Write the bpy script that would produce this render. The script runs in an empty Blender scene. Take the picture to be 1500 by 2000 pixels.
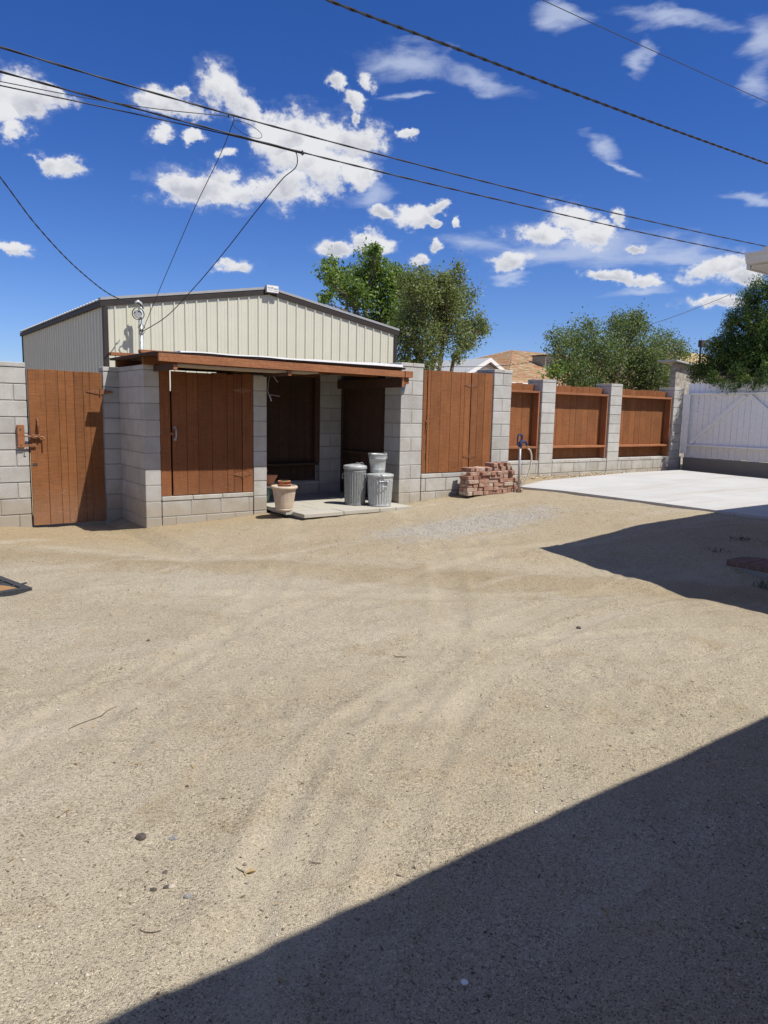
import bpy, math, random
import numpy as np
from mathutils import Vector, Matrix, noise as mnoise

random.seed(11)
rng = np.random.default_rng(5)
scene = bpy.context.scene
COL = scene.collection

# ------------------------------------------------------------------ camera
cam_data = bpy.data.cameras.new('camera')
cam = bpy.data.objects.new('camera', cam_data)
COL.objects.link(cam)
cam_data.sensor_fit = 'VERTICAL'
cam_data.sensor_height = 36.0
cam_data.lens = 25.376
cam_data.clip_start = 0.05
cam_data.clip_end = 3000.0
cr = Vector((0.80789652, -0.58894053, 0.02126652))
cu = Vector((0.06397853, 0.12352313, 0.99027712))
cf = Vector((0.58584125, 0.79868084, -0.13747346))
cam.matrix_world = Matrix(((cr.x, cu.x, -cf.x, 0.0), (cr.y, cu.y, -cf.y, 0.0), (cr.z, cu.z, -cf.z, 1.5), (0, 0, 0, 1)))
scene.camera = cam

# ------------------------------------------------------------------ light
SUN = Vector((0.2024, -0.4797, 0.8538)).normalized()
SUN_EL = math.asin(SUN.z)
SUN_ROT = math.atan2(SUN.x, SUN.y)          # clockwise from +Y
sun_data = bpy.data.lights.new('sun', 'SUN')
sun_data.energy = 4.8
sun_data.angle = math.radians(0.5)
sun_data.color = (1.0, 0.955, 0.88)
sun = bpy.data.objects.new('sun', sun_data)
COL.objects.link(sun)
sun.rotation_euler = SUN.to_track_quat('Z', 'Y').to_euler()
sun.location = SUN * 60

world = bpy.data.worlds.new('World')
scene.world = world
world.use_nodes = True
SKY_STRENGTH = 0.1
EXPOSURE = 0.32

scene.view_settings.view_transform = 'Standard'
scene.view_settings.look = 'None'
scene.view_settings.gamma = 1.0
scene.view_settings.use_curve_mapping = False
scene.view_settings.exposure = EXPOSURE
scene.cycles.max_bounces = 6
scene.cycles.diffuse_bounces = 3
scene.cycles.transparent_max_bounces = 8


class NT:
    """small helper round a node tree"""
    def __init__(self, tree):
        self.t = tree
        self.n = tree.nodes
        self.l = tree.links
    def new(self, kind, **kw):
        nd = self.n.new(kind)
        for k, v in kw.items():
            setattr(nd, k, v)
        return nd
    def set(self, sock, v):
        if isinstance(v, bpy.types.NodeSocket):
            self.l.new(v, sock)
        elif v is not None:
            sock.default_value = v
    def math(self, op, a, b=None, c=None, clamp=False):
        nd = self.new('ShaderNodeMath', operation=op, use_clamp=clamp)
        for i, v in enumerate((a, b, c)):
            if v is not None:
                self.set(nd.inputs[i], v)
        return nd.outputs[0]
    def vmath(self, op, a, b=None):
        nd = self.new('ShaderNodeVectorMath', operation=op)
        self.set(nd.inputs[0], a)
        if b is not None:
            self.set(nd.inputs[1], b)
        return nd
    def mix(self, fac, a, b, blend='MIX'):
        nd = self.new('ShaderNodeMix', data_type='RGBA', blend_type=blend)
        self.set(nd.inputs[0], fac)
        for i, v in ((6, a), (7, b)):
            if isinstance(v, tuple) and len(v) == 3:
                v = (*v, 1.0)
            self.set(nd.inputs[i], v)
        return nd.outputs[2]
    def ramp(self, fac, stops, interp='LINEAR'):
        nd = self.new('ShaderNodeValToRGB')
        cr_ = nd.color_ramp
        cr_.interpolation = interp
        while len(cr_.elements) < len(stops):
            cr_.elements.new(0.5)
        for e, (p_, c_) in zip(cr_.elements, stops):
            e.position = p_
            e.color = (*c_, 1.0) if len(c_) == 3 else c_
        self.set(nd.inputs[0], fac)
        return nd.outputs[0]
    def smooth(self, v, lo, hi):
        nd = self.new('ShaderNodeMapRange', interpolation_type='SMOOTHSTEP')
        self.set(nd.inputs[0], v)
        nd.inputs[1].default_value = lo
        nd.inputs[2].default_value = hi
        return nd.outputs[0]
    def noise(self, vec, scale, detail=4.0, rough=0.55, dist=0.0, dims='3D'):
        nd = self.new('ShaderNodeTexNoise', noise_dimensions=dims)
        self.set(nd.inputs['Vector'], vec)
        nd.inputs['Scale'].default_value = scale
        nd.inputs['Detail'].default_value = detail
        nd.inputs['Roughness'].default_value = rough
        nd.inputs['Distortion'].default_value = dist
        return nd.outputs['Fac']
    def scale_vec(self, vec, s):
        return self.vmath('MULTIPLY', vec, s).outputs[0]


# ------------------------------------------------------------------ sky with clouds, laid out by azimuth and elevation
CU=[(28.43,19.33,0.3547,0.0011,0.0382,-0.6285),(32.61,19.22,0.3493,0.0053,0.0334,-0.8886),(31.48,17.38,0.4021,0.0046,0.0231,-0.5488),(28.63,15.97,0.3291,0.0011,0.0383,-0.7069),(33.41,17.12,0.6843,0.0115,0.0243,-0.7495),(30.33,18.31,0.2923,0.0025,0.0251,-0.5121),(22.48,15.55,0.2612,-0.0035,0.0656,-0.7938),(20.68,15.59,0.4812,-0.0088,0.1162,-1.2691),(25.06,15.34,0.4475,-0.0028,0.0691,-0.9915),(23.96,16.33,0.6788,-0.0064,0.0944,-1.2133),(24.55,21.37,0.2483,-0.3186,-0.6382,-0.7032),(20.42,20.5,0.364,-0.1173,-0.1578,-1.3296),(21.14,21.27,1.4132,-0.0263,0.3051,-2.7964),(19.14,18.43,1.0221,-0.024,0.2105,-1.8938),(21.81,18.8,1.1146,-0.0178,0.2067,-2.129),(24.34,17.92,1.5107,-0.013,0.208,-2.5906),(10.49,19.68,0.4365,-0.1802,-0.1136,-0.6779),(9.93,17.56,1.0223,-0.0495,0.213,-1.3099),(12.69,20.04,0.5773,-0.3561,-0.6073,-1.6351),(9.22,18.6,0.7394,-0.0377,0.1903,-1.0916),(12.84,16.04,0.6497,-0.1651,-0.1078,-1.5696),(9.5,10.55,0.6441,-0.157,-0.2348,-2.1331),(24.58,10.49,0.6648,-0.0049,0.1143,-1.9948),(32.32,11.99,0.714,0.0093,0.052,-1.5488),(34.84,12.57,0.6748,0.0133,0.0301,-1.2182),(31.62,11.83,1.17,0.0131,0.0833,-2.3206),(35.77,14.7,0.9913,0.0225,0.0404,-1.9228),(37.92,14.32,0.6137,0.0174,0.0158,-1.3043),(39.94,15.03,0.6953,0.3076,0.6382,-1.928),(39.6,13.91,2.152,0.0702,0.0198,-3.571),(41.48,14.09,2.5977,0.0978,-0.005,-2.0509),(38.59,11.34,1.1635,0.034,0.0328,-2.76),(39.84,12.47,2.5738,0.0843,0.0177,-2.8024),(49.88,14,0.4719,0.0278,-0.0342,-0.9194),(48.28,13.09,0.3452,0.0188,-0.0314,-1.1543),(51.39,13.09,0.602,0.0374,-0.0362,-0.9144),(53.12,13.96,1.7676,0.1182,-0.0846,-1.6606),(45.62,11.31,0.5768,0.135,0.2355,-1.5174),(54.57,11.86,1.1824,0.2929,0.3632,-2.8521),(32.25,22.62,0.646,-0.8997,-1.4914,-1.6659),(33.32,21.75,0.7747,-0.7626,-1.1474,-1.8052),(33.54,20.61,1.551,-1.0351,-1.2207,-2.7844),(34.37,22.79,0.5396,-1.0968,-1.8647,-1.4265),(37.3,19.72,1.4528,0.0417,0.0309,-2.6093),(59.86,10.37,0.4076,0.0877,0.1187,-1.3288),(61.52,9.81,0.5237,0.0434,-0.0859,-1.5037),(53.75,9.88,0.3492,-0.008,-0.2589,-2.1941),(52.48,10.1,0.5782,0.0364,-0.0642,-2.1803),(59.55,8.11,0.4879,0.0379,-0.0849,-2.2339)]
CI=[(37.05,24.23,0.2,-0.0488,-0.1351,-0.8866),(42.75,22.72,0.223,-0.1034,-0.4137,-1.2094),(54.15,23.67,1.4582,-0.0385,-0.129,-0.7468),(55.68,25.36,0.1919,-0.0349,-0.4865,-1.694),(61.22,23.67,0.5494,0.054,-0.1157,-0.756),(61.85,21.83,0.8273,0.08,-0.0893,-0.6093),(51.58,18.55,0.6533,-0.0876,-0.3452,-1.5861),(53.41,17.42,0.418,-0.1921,-1.174,-2.4564),(50,12.03,0.1238,0.0072,-0.0203,-0.6825),(56.78,11.41,0.1958,0.0144,-0.0476,-0.9237),(45.23,9.98,0.6169,0.1191,0.3836,-3.0058),(54.89,8.72,0.3779,0.065,0.165,-2.1496),(37.31,21.85,0.4784,0.0142,0.0266,-2.5084),(61.76,14.47,0.5835,0.0509,-0.216,-2.29),(42.81,12.58,0.2167,0.0088,-0.0046,-0.9399),(34.97,15.98,0.3696,0.0077,0.0241,-0.9804),(48.38,26.58,0.469,0.0316,-0.0867,-1.2366)]

def cloud_group():
    g = bpy.data.node_groups.new('cloud_patch', 'ShaderNodeTree')
    for nm, st in (('P', 'NodeSocketVector'), ('C', 'NodeSocketVector'), ('R1', 'NodeSocketVector'), ('R2', 'NodeSocketVector'),
                   ('F', 'NodeSocketFloat'), ('S', 'NodeSocketFloat')):
        g.interface.new_socket(nm, in_out='INPUT', socket_type=st)
    for nm in ('F', 'S'):
        g.interface.new_socket(nm, in_out='OUTPUT', socket_type='NodeSocketFloat')
    t = NT(g)
    i = t.new('NodeGroupInput')
    o = t.new('NodeGroupOutput')
    d = t.vmath('SUBTRACT', i.outputs[0], i.outputs[1]).outputs[0]
    a = t.vmath('DOT_PRODUCT', d, i.outputs[2]).outputs['Value']
    b = t.vmath('DOT_PRODUCT', d, i.outputs[3]).outputs['Value']
    r = t.math('SQRT', t.math('ADD', t.math('MULTIPLY', a, a), t.math('MULTIPLY', b, b)))
    f = t.math('SUBTRACT', 1.0, r)
    better = t.math('GREATER_THAN', f, i.outputs[4])
    t.l.new(t.math('MAXIMUM', f, i.outputs[4]), o.inputs[0])
    s = t.math('ADD', t.math('MULTIPLY', b, better), t.math('MULTIPLY', i.outputs[5], t.math('SUBTRACT', 1.0, better)))
    t.l.new(s, o.inputs[1])
    return g


def build_world():
    w = NT(world.node_tree)
    w.n.clear()
    out = w.new('ShaderNodeOutputWorld')
    bg = w.new('ShaderNodeBackground')
    sky = w.new('ShaderNodeTexSky', sky_type='NISHITA')
    sky.sun_disc = False
    sky.sun_elevation = SUN_EL
    sky.sun_rotation = SUN_ROT
    sky.altitude = 1400.0
    sky.air_density = 1.0
    sky.dust_density = 1.1
    sky.ozone_density = 2.2
    co = w.new('ShaderNodeTexCoord')
    dirv = co.outputs['Generated']
    sep = w.new('ShaderNodeSeparateXYZ')
    w.l.new(dirv, sep.inputs[0])
    deg = 180.0 / math.pi
    az = w.math('MULTIPLY', w.math('ARCTAN2', sep.outputs[0], sep.outputs[1]), deg)
    el = w.math('MULTIPLY', w.math('ARCSINE', sep.outputs[2]), deg)
    cmb = w.new('ShaderNodeCombineXYZ')
    w.l.new(az, cmb.inputs[0])
    w.l.new(el, cmb.inputs[1])
    # ragged edges: bend the lookup by noise that lives on the direction itself
    nv = w.new('ShaderNodeTexNoise')
    w.l.new(w.scale_vec(dirv, (1.0, 1.0, 1.35)), nv.inputs['Vector'])
    nv.inputs['Scale'].default_value = 26.0
    nv.inputs['Detail'].default_value = 6.0
    nv.inputs['Roughness'].default_value = 0.62
    wob = w.vmath('MULTIPLY', w.vmath('SUBTRACT', nv.outputs['Color'], (0.5, 0.5, 0.5)).outputs[0], (2.6, 2.0, 0.0)).outputs[0]
    P = w.vmath('ADD', cmb.outputs[0], wob).outputs[0]
    grp = cloud_group()

    def chain(lst, P):
        f, s = -4.0, 0.0
        for c0, c1, m0, m1, m2, m3 in lst:
            nd = w.new('ShaderNodeGroup')
            nd.node_tree = grp
            w.l.new(P, nd.inputs[0])
            nd.inputs[1].default_value = (c0, c1, 0)
            nd.inputs[2].default_value = (m0, m1, 0)
            nd.inputs[3].default_value = (m2, m3, 0)
            w.set(nd.inputs[4], f)
            w.set(nd.inputs[5], s)
            f, s = nd.outputs[0], nd.outputs[1]
        return f, s
    # cumulus
    f, s = chain(CU, P)
    n1 = w.noise(w.scale_vec(dirv, (1.0, 1.0, 1.3)), 34.0, 10.0, 0.64)
    n2 = w.noise(dirv, 12.0, 3.0, 0.5)
    f = w.math('ADD', f, w.math('MULTIPLY', w.math('SUBTRACT', n1, 0.5), 2.3))
    f = w.math('ADD', f, w.math('MULTIPLY', w.math('SUBTRACT', n2, 0.5), 0.7))
    a_cu = w.smooth(f, -0.10, 0.42)
    # clouds go on over the unseen sky; extra cover added to warm shadow fill
    far_n = w.noise(w.scale_vec(dirv, (1.0, 1.0, 1.8)), 7.0, 7.0, 0.6)
    outside = w.math('SUBTRACT', 1.0, w.smooth(w.math('ABSOLUTE', w.math('SUBTRACT', az, 35.5)), 44.0, 34.0))
    above = w.smooth(el, 27.0, 36.0)
    outside = w.math('MAXIMUM', outside, above)
    a_far = w.math('MULTIPLY', w.smooth(far_n, 0.49, 0.64), outside)
    # cirrus
    nv2 = w.new('ShaderNodeTexNoise')
    w.l.new(w.scale_vec(dirv, (1.0, 1.0, 3.0)), nv2.inputs['Vector'])
    nv2.inputs['Scale'].default_value = 10.0
    nv2.inputs['Detail'].default_value = 5.0
    wob2 = w.vmath('MULTIPLY', w.vmath('SUBTRACT', nv2.outputs['Color'], (0.5, 0.5, 0.5)).outputs[0], (6.0, 4.0, 0.0)).outputs[0]
    g, _ = chain(CI, w.vmath('ADD', cmb.outputs[0], wob2).outputs[0])
    # streaks drawn along the fall of the cloud
    st = w.new('ShaderNodeMapping')
    st.inputs['Rotation'].default_value = (0.0, 0.0, math.radians(18))
    st.inputs['Scale'].default_value = (0.09, 0.42, 1.0)
    w.l.new(w.vmath('ADD', cmb.outputs[0], wob2).outputs[0], st.inputs['Vector'])
    sn = w.noise(st.outputs[0], 1.0, 7.0, 0.68, 0.6)
    g = w.math('ADD', g, w.math('MULTIPLY', w.math('SUBTRACT', sn, 0.5), 1.7))
    a_ci = w.math('MULTIPLY', w.smooth(g, -0.08, 1.05), 0.70)
    # colours
    base = w.mix(1.0, sky.outputs[0], w.mix(w.smooth(el, 0.0, 24.0), (0.68, 0.76, 1.02), SKY_TINT), 'MULTIPLY')
    hs = w.new('ShaderNodeHueSaturation')
    hs.inputs['Saturation'].default_value = SKY_SAT
    hs.inputs['Hue'].default_value = SKY_HUE
    w.l.new(base, hs.inputs['Color'])
    k = 1.0 / SKY_STRENGTH
    col = w.mix(a_ci, hs.outputs[0], (0.46 * k, 0.52 * k, 0.66 * k))
    n3 = w.noise(w.vmath('ADD', dirv, (0.004, -0.012, 0.022)).outputs[0], 22.0, 5.0, 0.55)
    shade = w.math('ADD', w.math('MULTIPLY', s, 0.40), w.math('MULTIPLY', w.math('SUBTRACT', n3, 0.5), 2.2))
    thick = w.smooth(f, 0.0, 0.75)
    grey = w.math('MULTIPLY', w.smooth(shade, -0.22, 0.42), thick)
    ccol = w.mix(grey, (0.655 * k, 0.66 * k, 0.68 * k), (0.42 * k, 0.435 * k, 0.485 * k))
    # thin torn fringe round the heaps
    fr = w.math('ADD', f, w.math('MULTIPLY', w.math('SUBTRACT', sn, 0.5), 1.6))
    a_fr = w.math('MULTIPLY', w.smooth(fr, -0.45, 0.45), 0.22)
    col = w.mix(a_fr, col, (0.55 * k, 0.59 * k, 0.68 * k))
    col = w.mix(w.math('MULTIPLY', a_cu, 0.97), col, ccol)
    col = w.mix(w.math('MULTIPLY', a_far, 0.9), col, (0.55 * k, 0.57 * k, 0.62 * k))
    w.l.new(col, bg.inputs[0])
    bg.inputs[1].default_value = SKY_STRENGTH
    w.l.new(bg.outputs[0], out.inputs[0])


SKY_TINT = (0.50, 0.62, 1.0)
SKY_SAT = 1.10
SKY_HUE = 0.5
build_world()

# ------------------------------------------------------------------ materials
def new_mat(name):
    m = bpy.data.materials.new(name)
    m.use_nodes = True
    t = NT(m.node_tree)
    b = t.n['Principled BSDF']
    return m, t, b


def bump(t, b, h, dist=0.004, strength=1.0):
    nd = t.new('ShaderNodeBump')
    nd.inputs['Strength'].default_value = strength
    nd.inputs['Distance'].default_value = dist
    t.l.new(h, nd.inputs['Height'])
    t.l.new(nd.outputs[0], b.inputs['Normal'])


def wpos(t):
    return t.new('ShaderNodeNewGeometry').outputs['Position']


def rnd_obj(t):
    return t.new('ShaderNodeObjectInfo').outputs['Random']


def simple(name, col, rough=0.6, metal=0.0, var=0.15, scale=30.0, bmp=0.0, spec=0.4):
    m, t, b = new_mat(name)
    p = wpos(t)
    n = t.noise(p, scale, 5.0, 0.6)
    c0 = tuple(c * (1 - var) for c in col)
    c1 = tuple(min(1.0, c * (1 + var)) for c in col)
    t.l.new(t.ramp(n, ((0.3, c0), (0.7, c1))), b.inputs['Base Color'])
    b.inputs['Roughness'].default_value = rough
    b.inputs['Metallic'].default_value = metal
    b.inputs['Specular IOR Level'].default_value = spec
    if bmp:
        bump(t, b, t.noise(p, scale * 3, 4.0, 0.6), bmp)
    return m


def mat_sand():
    m, t, b = new_mat('sandy_dirt')
    p = wpos(t)
    sep = t.new('ShaderNodeSeparateXYZ')
    t.l.new(p, sep.inputs[0])
    x, y = sep.outputs[0], sep.outputs[1]
    big = t.noise(p, 0.55, 5.0, 0.6, 0.6)
    med = t.noise(p, 2.6, 6.0, 0.65, 0.4)
    col = t.ramp(big, ((0.28, (0.330, 0.278, 0.198)), (0.5, (0.374, 0.327, 0.243)), (0.74, (0.402, 0.358, 0.276))))
    col = t.mix(t.math('MULTIPLY', t.smooth(med, 0.52, 0.76), 0.7), col, (0.335, 0.265, 0.17))
    col = t.mix(t.math('MULTIPLY', t.smooth(t.noise(p, 1.3, 6.0, 0.6, 1.2), 0.58, 0.72), 0.55), col, (0.26, 0.205, 0.13))
    # straw-coloured litter along the heaped edge of the drive and by the walls
    s = t.math('DIVIDE', t.math('SUBTRACT', t.math('ADD', x, y), 9.15), 1.414)
    edge = t.math('SUBTRACT', 1.0, t.smooth(t.math('ABSOLUTE', t.math('ADD', s, t.math('MULTIPLY', t.math('SUBTRACT', med, 0.5), 0.9))), 0.05, 0.5))
    col = t.mix(t.math('MULTIPLY', edge, 0.5), col, (0.27, 0.205, 0.11))
    farside = t.smooth(s, 0.1, 0.9)
    col = t.mix(t.math('MULTIPLY', farside, 0.45), col, (0.37, 0.30, 0.19))
    wallside = t.smooth(t.math('ADD', y, t.math('MULTIPLY', med, 0.8)), 8.2, 9.4)
    col = t.mix(t.math('MULTIPLY', wallside, 0.5), col, (0.33, 0.245, 0.135))
    # pale tyre-packed streaks
    mp = t.new('ShaderNodeMapping')
    mp.inputs['Rotation'].default_value = (0, 0, math.radians(40))
    mp.inputs['Scale'].default_value = (0.5, 3.2, 1)
    t.l.new(p, mp.inputs['Vector'])
    tr = t.noise(mp.outputs[0], 0.9, 4.0, 0.55, 0.5)
    col = t.mix(t.math('MULTIPLY', t.smooth(tr, 0.55, 0.68), 0.55), col, (0.42, 0.368, 0.288))
    # smooth pale bands where tyres have run, each an arc over the yard
    trk = None
    wv = t.math('MULTIPLY', t.math('SUBTRACT', t.noise(p, 1.7, 3.0, 0.5), 0.5), 0.16)
    for (ax_, ay_, ar_, aw_) in TRACKS:
        ux, uy = t.math('SUBTRACT', x, ax_), t.math('SUBTRACT', y, ay_)
        rr = t.math('SQRT', t.math('ADD', t.math('MULTIPLY', ux, ux), t.math('MULTIPLY', uy, uy)))
        d_ = t.math('ABSOLUTE', t.math('ADD', t.math('SUBTRACT', rr, ar_), wv))
        b_ = t.math('SUBTRACT', 1.0, t.smooth(d_, aw_ * 0.6, aw_ * 1.5))
        trk = b_ if trk is None else t.math('MAXIMUM', trk, b_)
    trk = t.math('MULTIPLY', trk, t.smooth(t.noise(p, 1.5, 5.0, 0.65), 0.40, 0.64))
    col = t.mix(t.math('MULTIPLY', trk, 0.36), col, (0.44, 0.385, 0.29))
    # grains, dark and light
    vor = t.new('ShaderNodeTexVoronoi')
    vor.inputs['Scale'].default_value = 240.0
    t.l.new(p, vor.inputs['Vector'])
    gs = t.new('ShaderNodeSeparateColor')
    t.l.new(vor.outputs['Color'], gs.inputs[0])
    g1 = gs.outputs[0]
    grain = t.ramp(g1, ((0.0, (0.30, 0.28, 0.25)), (0.10, (0.54, 0.52, 0.49)), (0.22, (0.92, 0.92, 0.92)), (0.78, (1.06, 1.05, 1.04)), (0.92, (1.25, 1.23, 1.2)), (1.0, (1.6, 1.58, 1.52))))
    col = t.mix(t.math('SUBTRACT', 0.88, t.math('MULTIPLY', trk, 0.30)), col, t.mix(1.0, col, grain, 'MULTIPLY'))
    vor2 = t.new('ShaderNodeTexVoronoi')
    vor2.inputs['Scale'].default_value = 88.0
    t.l.new(p, vor2.inputs['Vector'])
    gs2 = t.new('ShaderNodeSeparateColor')
    t.l.new(vor2.outputs['Color'], gs2.inputs[0])
    g2 = t.ramp(gs2.outputs[1], ((0.0, (0.30, 0.27, 0.24)), (0.08, (0.55, 0.52, 0.48)), (0.16, (0.92, 0.92, 0.91)), (0.5, (1.02, 1.02, 1.02)), (0.85, (1.08, 1.07, 1.05)), (1.0, (1.4, 1.38, 1.34))))
    patch = t.math('MULTIPLY', t.smooth(t.noise(p, 3.2, 5.0, 0.65), 0.36, 0.62), t.math('SUBTRACT', 1.0, t.math('MULTIPLY', trk, 0.8)))
    col = t.mix(t.math('MULTIPLY', patch, 0.5), col, t.mix(1.0, col, g2, 'MULTIPLY'))
    # the grey crushed-stone spill
    dx = t.math('DIVIDE', t.math('SUBTRACT', x, 6.15), 1.75)
    dy = t.math('DIVIDE', t.math('SUBTRACT', y, 6.5), 0.62)
    r = t.math('SQRT', t.math('ADD', t.math('MULTIPLY', dx, dx), t.math('MULTIPLY', dy, dy)))
    r = t.math('ADD', r, t.math('MULTIPLY', t.math('SUBTRACT', med, 0.5), 1.4))
    gm = t.math('SUBTRACT', 1.0, t.smooth(r, 0.45, 1.15))
    greycol = t.ramp(gs2.outputs[2], ((0.0, (0.15, 0.155, 0.16)), (0.5, (0.33, 0.33, 0.32)), (1.0, (0.56, 0.55, 0.52))))
    col = t.mix(t.math('MULTIPLY', gm, 0.48), col, greycol)
    t.l.new(col, b.inputs['Base Color'])
    b.inputs['Roughness'].default_value = 0.95
    b.inputs['Specular IOR Level'].default_value = 0.12
    h = t.math('ADD', t.math('MULTIPLY', vor.outputs['Distance'], -0.9), t.math('MULTIPLY', t.noise(p, 45.0, 6.0, 0.7), 1.0))
    h = t.math('ADD', h, t.math('MULTIPLY', vor2.outputs['Distance'], t.math('MULTIPLY', patch, -0.8)))
    bump(t, b, h, 0.0055, 0.8)
    return m


def mat_block(name, col, dirt=True):
    m, t, b = new_mat(name)
    p = wpos(t)
    r = rnd_obj(t)
    sep = t.new('ShaderNodeSeparateXYZ')
    t.l.new(p, sep.inputs[0])
    n = t.noise(p, 120.0, 6.0, 0.75)
    n2 = t.noise(p, 5.0, 5.0, 0.6)
    c = t.ramp(n, ((0.25, tuple(v * 0.62 for v in col)), (0.42, tuple(v * 0.93 for v in col)), (0.62, tuple(v * 1.06 for v in col)), (0.8, tuple(v * 1.22 for v in col))))
    c = t.mix(0.8, c, t.mix(1.0, c, t.ramp(r, ((0, (0.84, 0.83, 0.82)), (0.5, (0.98, 0.98, 0.97)), (1, (1.08, 1.07, 1.05)))), 'MULTIPLY'))
    c = t.mix(1.0, c, t.ramp(n2, ((0.3, (0.86, 0.84, 0.80)), (0.6, (1.02, 1.02, 1.02)))), 'MULTIPLY')
    # runs of weathering
    mp = t.new('ShaderNodeMapping')
    mp.inputs['Scale'].default_value = (7, 7, 0.9)
    t.l.new(p, mp.inputs['Vector'])
    st = t.noise(mp.outputs[0], 1.6, 5.0, 0.6)
    c = t.mix(t.math('MULTIPLY', t.smooth(st, 0.55, 0.75), 0.28), c, tuple(v * 0.62 for v in col))
    # soil splashed on the lowest course
    sp = t.math('SUBTRACT', 1.0, t.smooth(t.math('ADD', sep.outputs[2], t.math('MULTIPLY', t.math('SUBTRACT', n2, 0.5), 0.5)), 0.12, 0.55))
    if dirt:
        c = t.mix(t.math('MULTIPLY', sp, 0.62), c, (0.34, 0.28, 0.195))
    t.l.new(c, b.inputs['Base Color'])
    b.inputs['Roughness'].default_value = 0.93
    b.inputs['Specular IOR Level'].default_value = 0.15
    bump(t, b, t.math('ADD', n, t.math('MULTIPLY', t.noise(p, 260.0, 3.0, 0.7), 0.6)), 0.006, 0.8)
    return m


def mat_brown(name, col, worn=0.0, top=0.9, axis='z'):
    """rough-sawn boards under red-brown stain: saw marks run across the grain"""
    m, t, b = new_mat(name)
    p = wpos(t)
    r = rnd_obj(t)
    sep = t.new('ShaderNodeSeparateXYZ')
    t.l.new(p, sep.inputs[0])
    along = (14, 14, 150) if axis == 'z' else (60, 60, 60)
    mp = t.new('ShaderNodeMapping')
    mp.inputs['Scale'].default_value = along
    t.l.new(p, mp.inputs['Vector'])
    saw = t.noise(mp.outputs[0], 0.6, 3.0, 0.6, 0.3)
    mp2 = t.new('ShaderNodeMapping')
    mp2.inputs['Scale'].default_value = (120, 120, 3.0) if axis == 'z' else (3.0, 90, 90)
    t.l.new(p, mp2.inputs['Vector'])
    grain = t.noise(mp2.outputs[0], 0.8, 4.0, 0.65, 0.2)
    blot = t.noise(p, 3.0, 5.0, 0.6)
    c = t.ramp(saw, ((0.3, tuple(v * 0.80 for v in col)), (0.7, tuple(v * 1.16 for v in col))))
    c = t.mix(1.0, c, t.ramp(grain, ((0.28, (0.62, 0.58, 0.55)), (0.45, (0.98, 0.98, 0.98)), (0.7, (1.1, 1.08, 1.05)))), 'MULTIPLY')
    c = t.mix(1.0, c, t.ramp(r, ((0, (0.84, 0.84, 0.84)), (0.5, (0.98, 0.98, 0.98)), (1, (1.12, 1.11, 1.10)))), 'MULTIPLY')
    c = t.mix(1.0, c, t.ramp(blot, ((0.3, (0.86, 0.85, 0.84)), (0.65, (1.06, 1.08, 1.10)))), 'MULTIPLY')
    if worn > 0:
        low = t.math('SUBTRACT', 1.0, t.smooth(sep.outputs[2], 0.05, top))
        fl = t.noise(p, 75.0, 3.0, 0.6)
        big = t.noise(p, 11.0, 3.0, 0.6)
        th = t.math('ADD', fl, t.math('MULTIPLY', low, 0.13 * worn))
        th = t.math('ADD', th, t.math('MULTIPLY', t.math('SUBTRACT', big, 0.5), 0.35))
        fleck = t.smooth(th, 0.72, 0.80)
        c = t.mix(t.math('MULTIPLY', fleck, 0.75), c, (0.52, 0.40, 0.34))
        c = t.mix(t.math('MULTIPLY', t.math('MULTIPLY', low, low), 0.30), c, (0.33, 0.21, 0.14))
    t.l.new(c, b.inputs['Base Color'])
    b.inputs['Roughness'].default_value = 0.78
    b.inputs['Specular IOR Level'].default_value = 0.25
    bump(t, b, t.math('ADD', saw, t.math('MULTIPLY', grain, 0.8)), 0.003, 0.8)
    return m


def mat_brick():
    m, t, b = new_mat('used_red_brick')
    p = wpos(t)
    r = rnd_obj(t)
    c = t.ramp(r, ((0.0, (0.30, 0.145, 0.10)), (0.25, (0.37, 0.215, 0.155)), (0.45, (0.27, 0.135, 0.10)), (0.62, (0.39, 0.25, 0.195)), (0.8, (0.33, 0.165, 0.115)), (0.93, (0.47, 0.37, 0.30)), (1.0, (0.5, 0.43, 0.36))))
    n = t.noise(p, 34.0, 5.0, 0.65)
    off = t.new('ShaderNodeVectorMath', operation='ADD')
    t.l.new(p, off.inputs[0])
    t.l.new(r, off.inputs[1])
    n2 = t.noise(off.outputs[0], 13.0, 4.0, 0.6)
    c = t.mix(t.math('MULTIPLY', t.smooth(n2, 0.46, 0.66), 0.72), c, (0.44, 0.36, 0.29))
    c = t.mix(1.0, c, t.ramp(n, ((0.3, (0.74, 0.72, 0.7)), (0.7, (1.14, 1.14, 1.14)))), 'MULTIPLY')
    t.l.new(c, b.inputs['Base Color'])
    b.inputs['Roughness'].default_value = 0.93
    b.inputs['Specular IOR Level'].default_value = 0.15
    bump(t, b, n, 0.008, 0.9)
    return m


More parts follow.
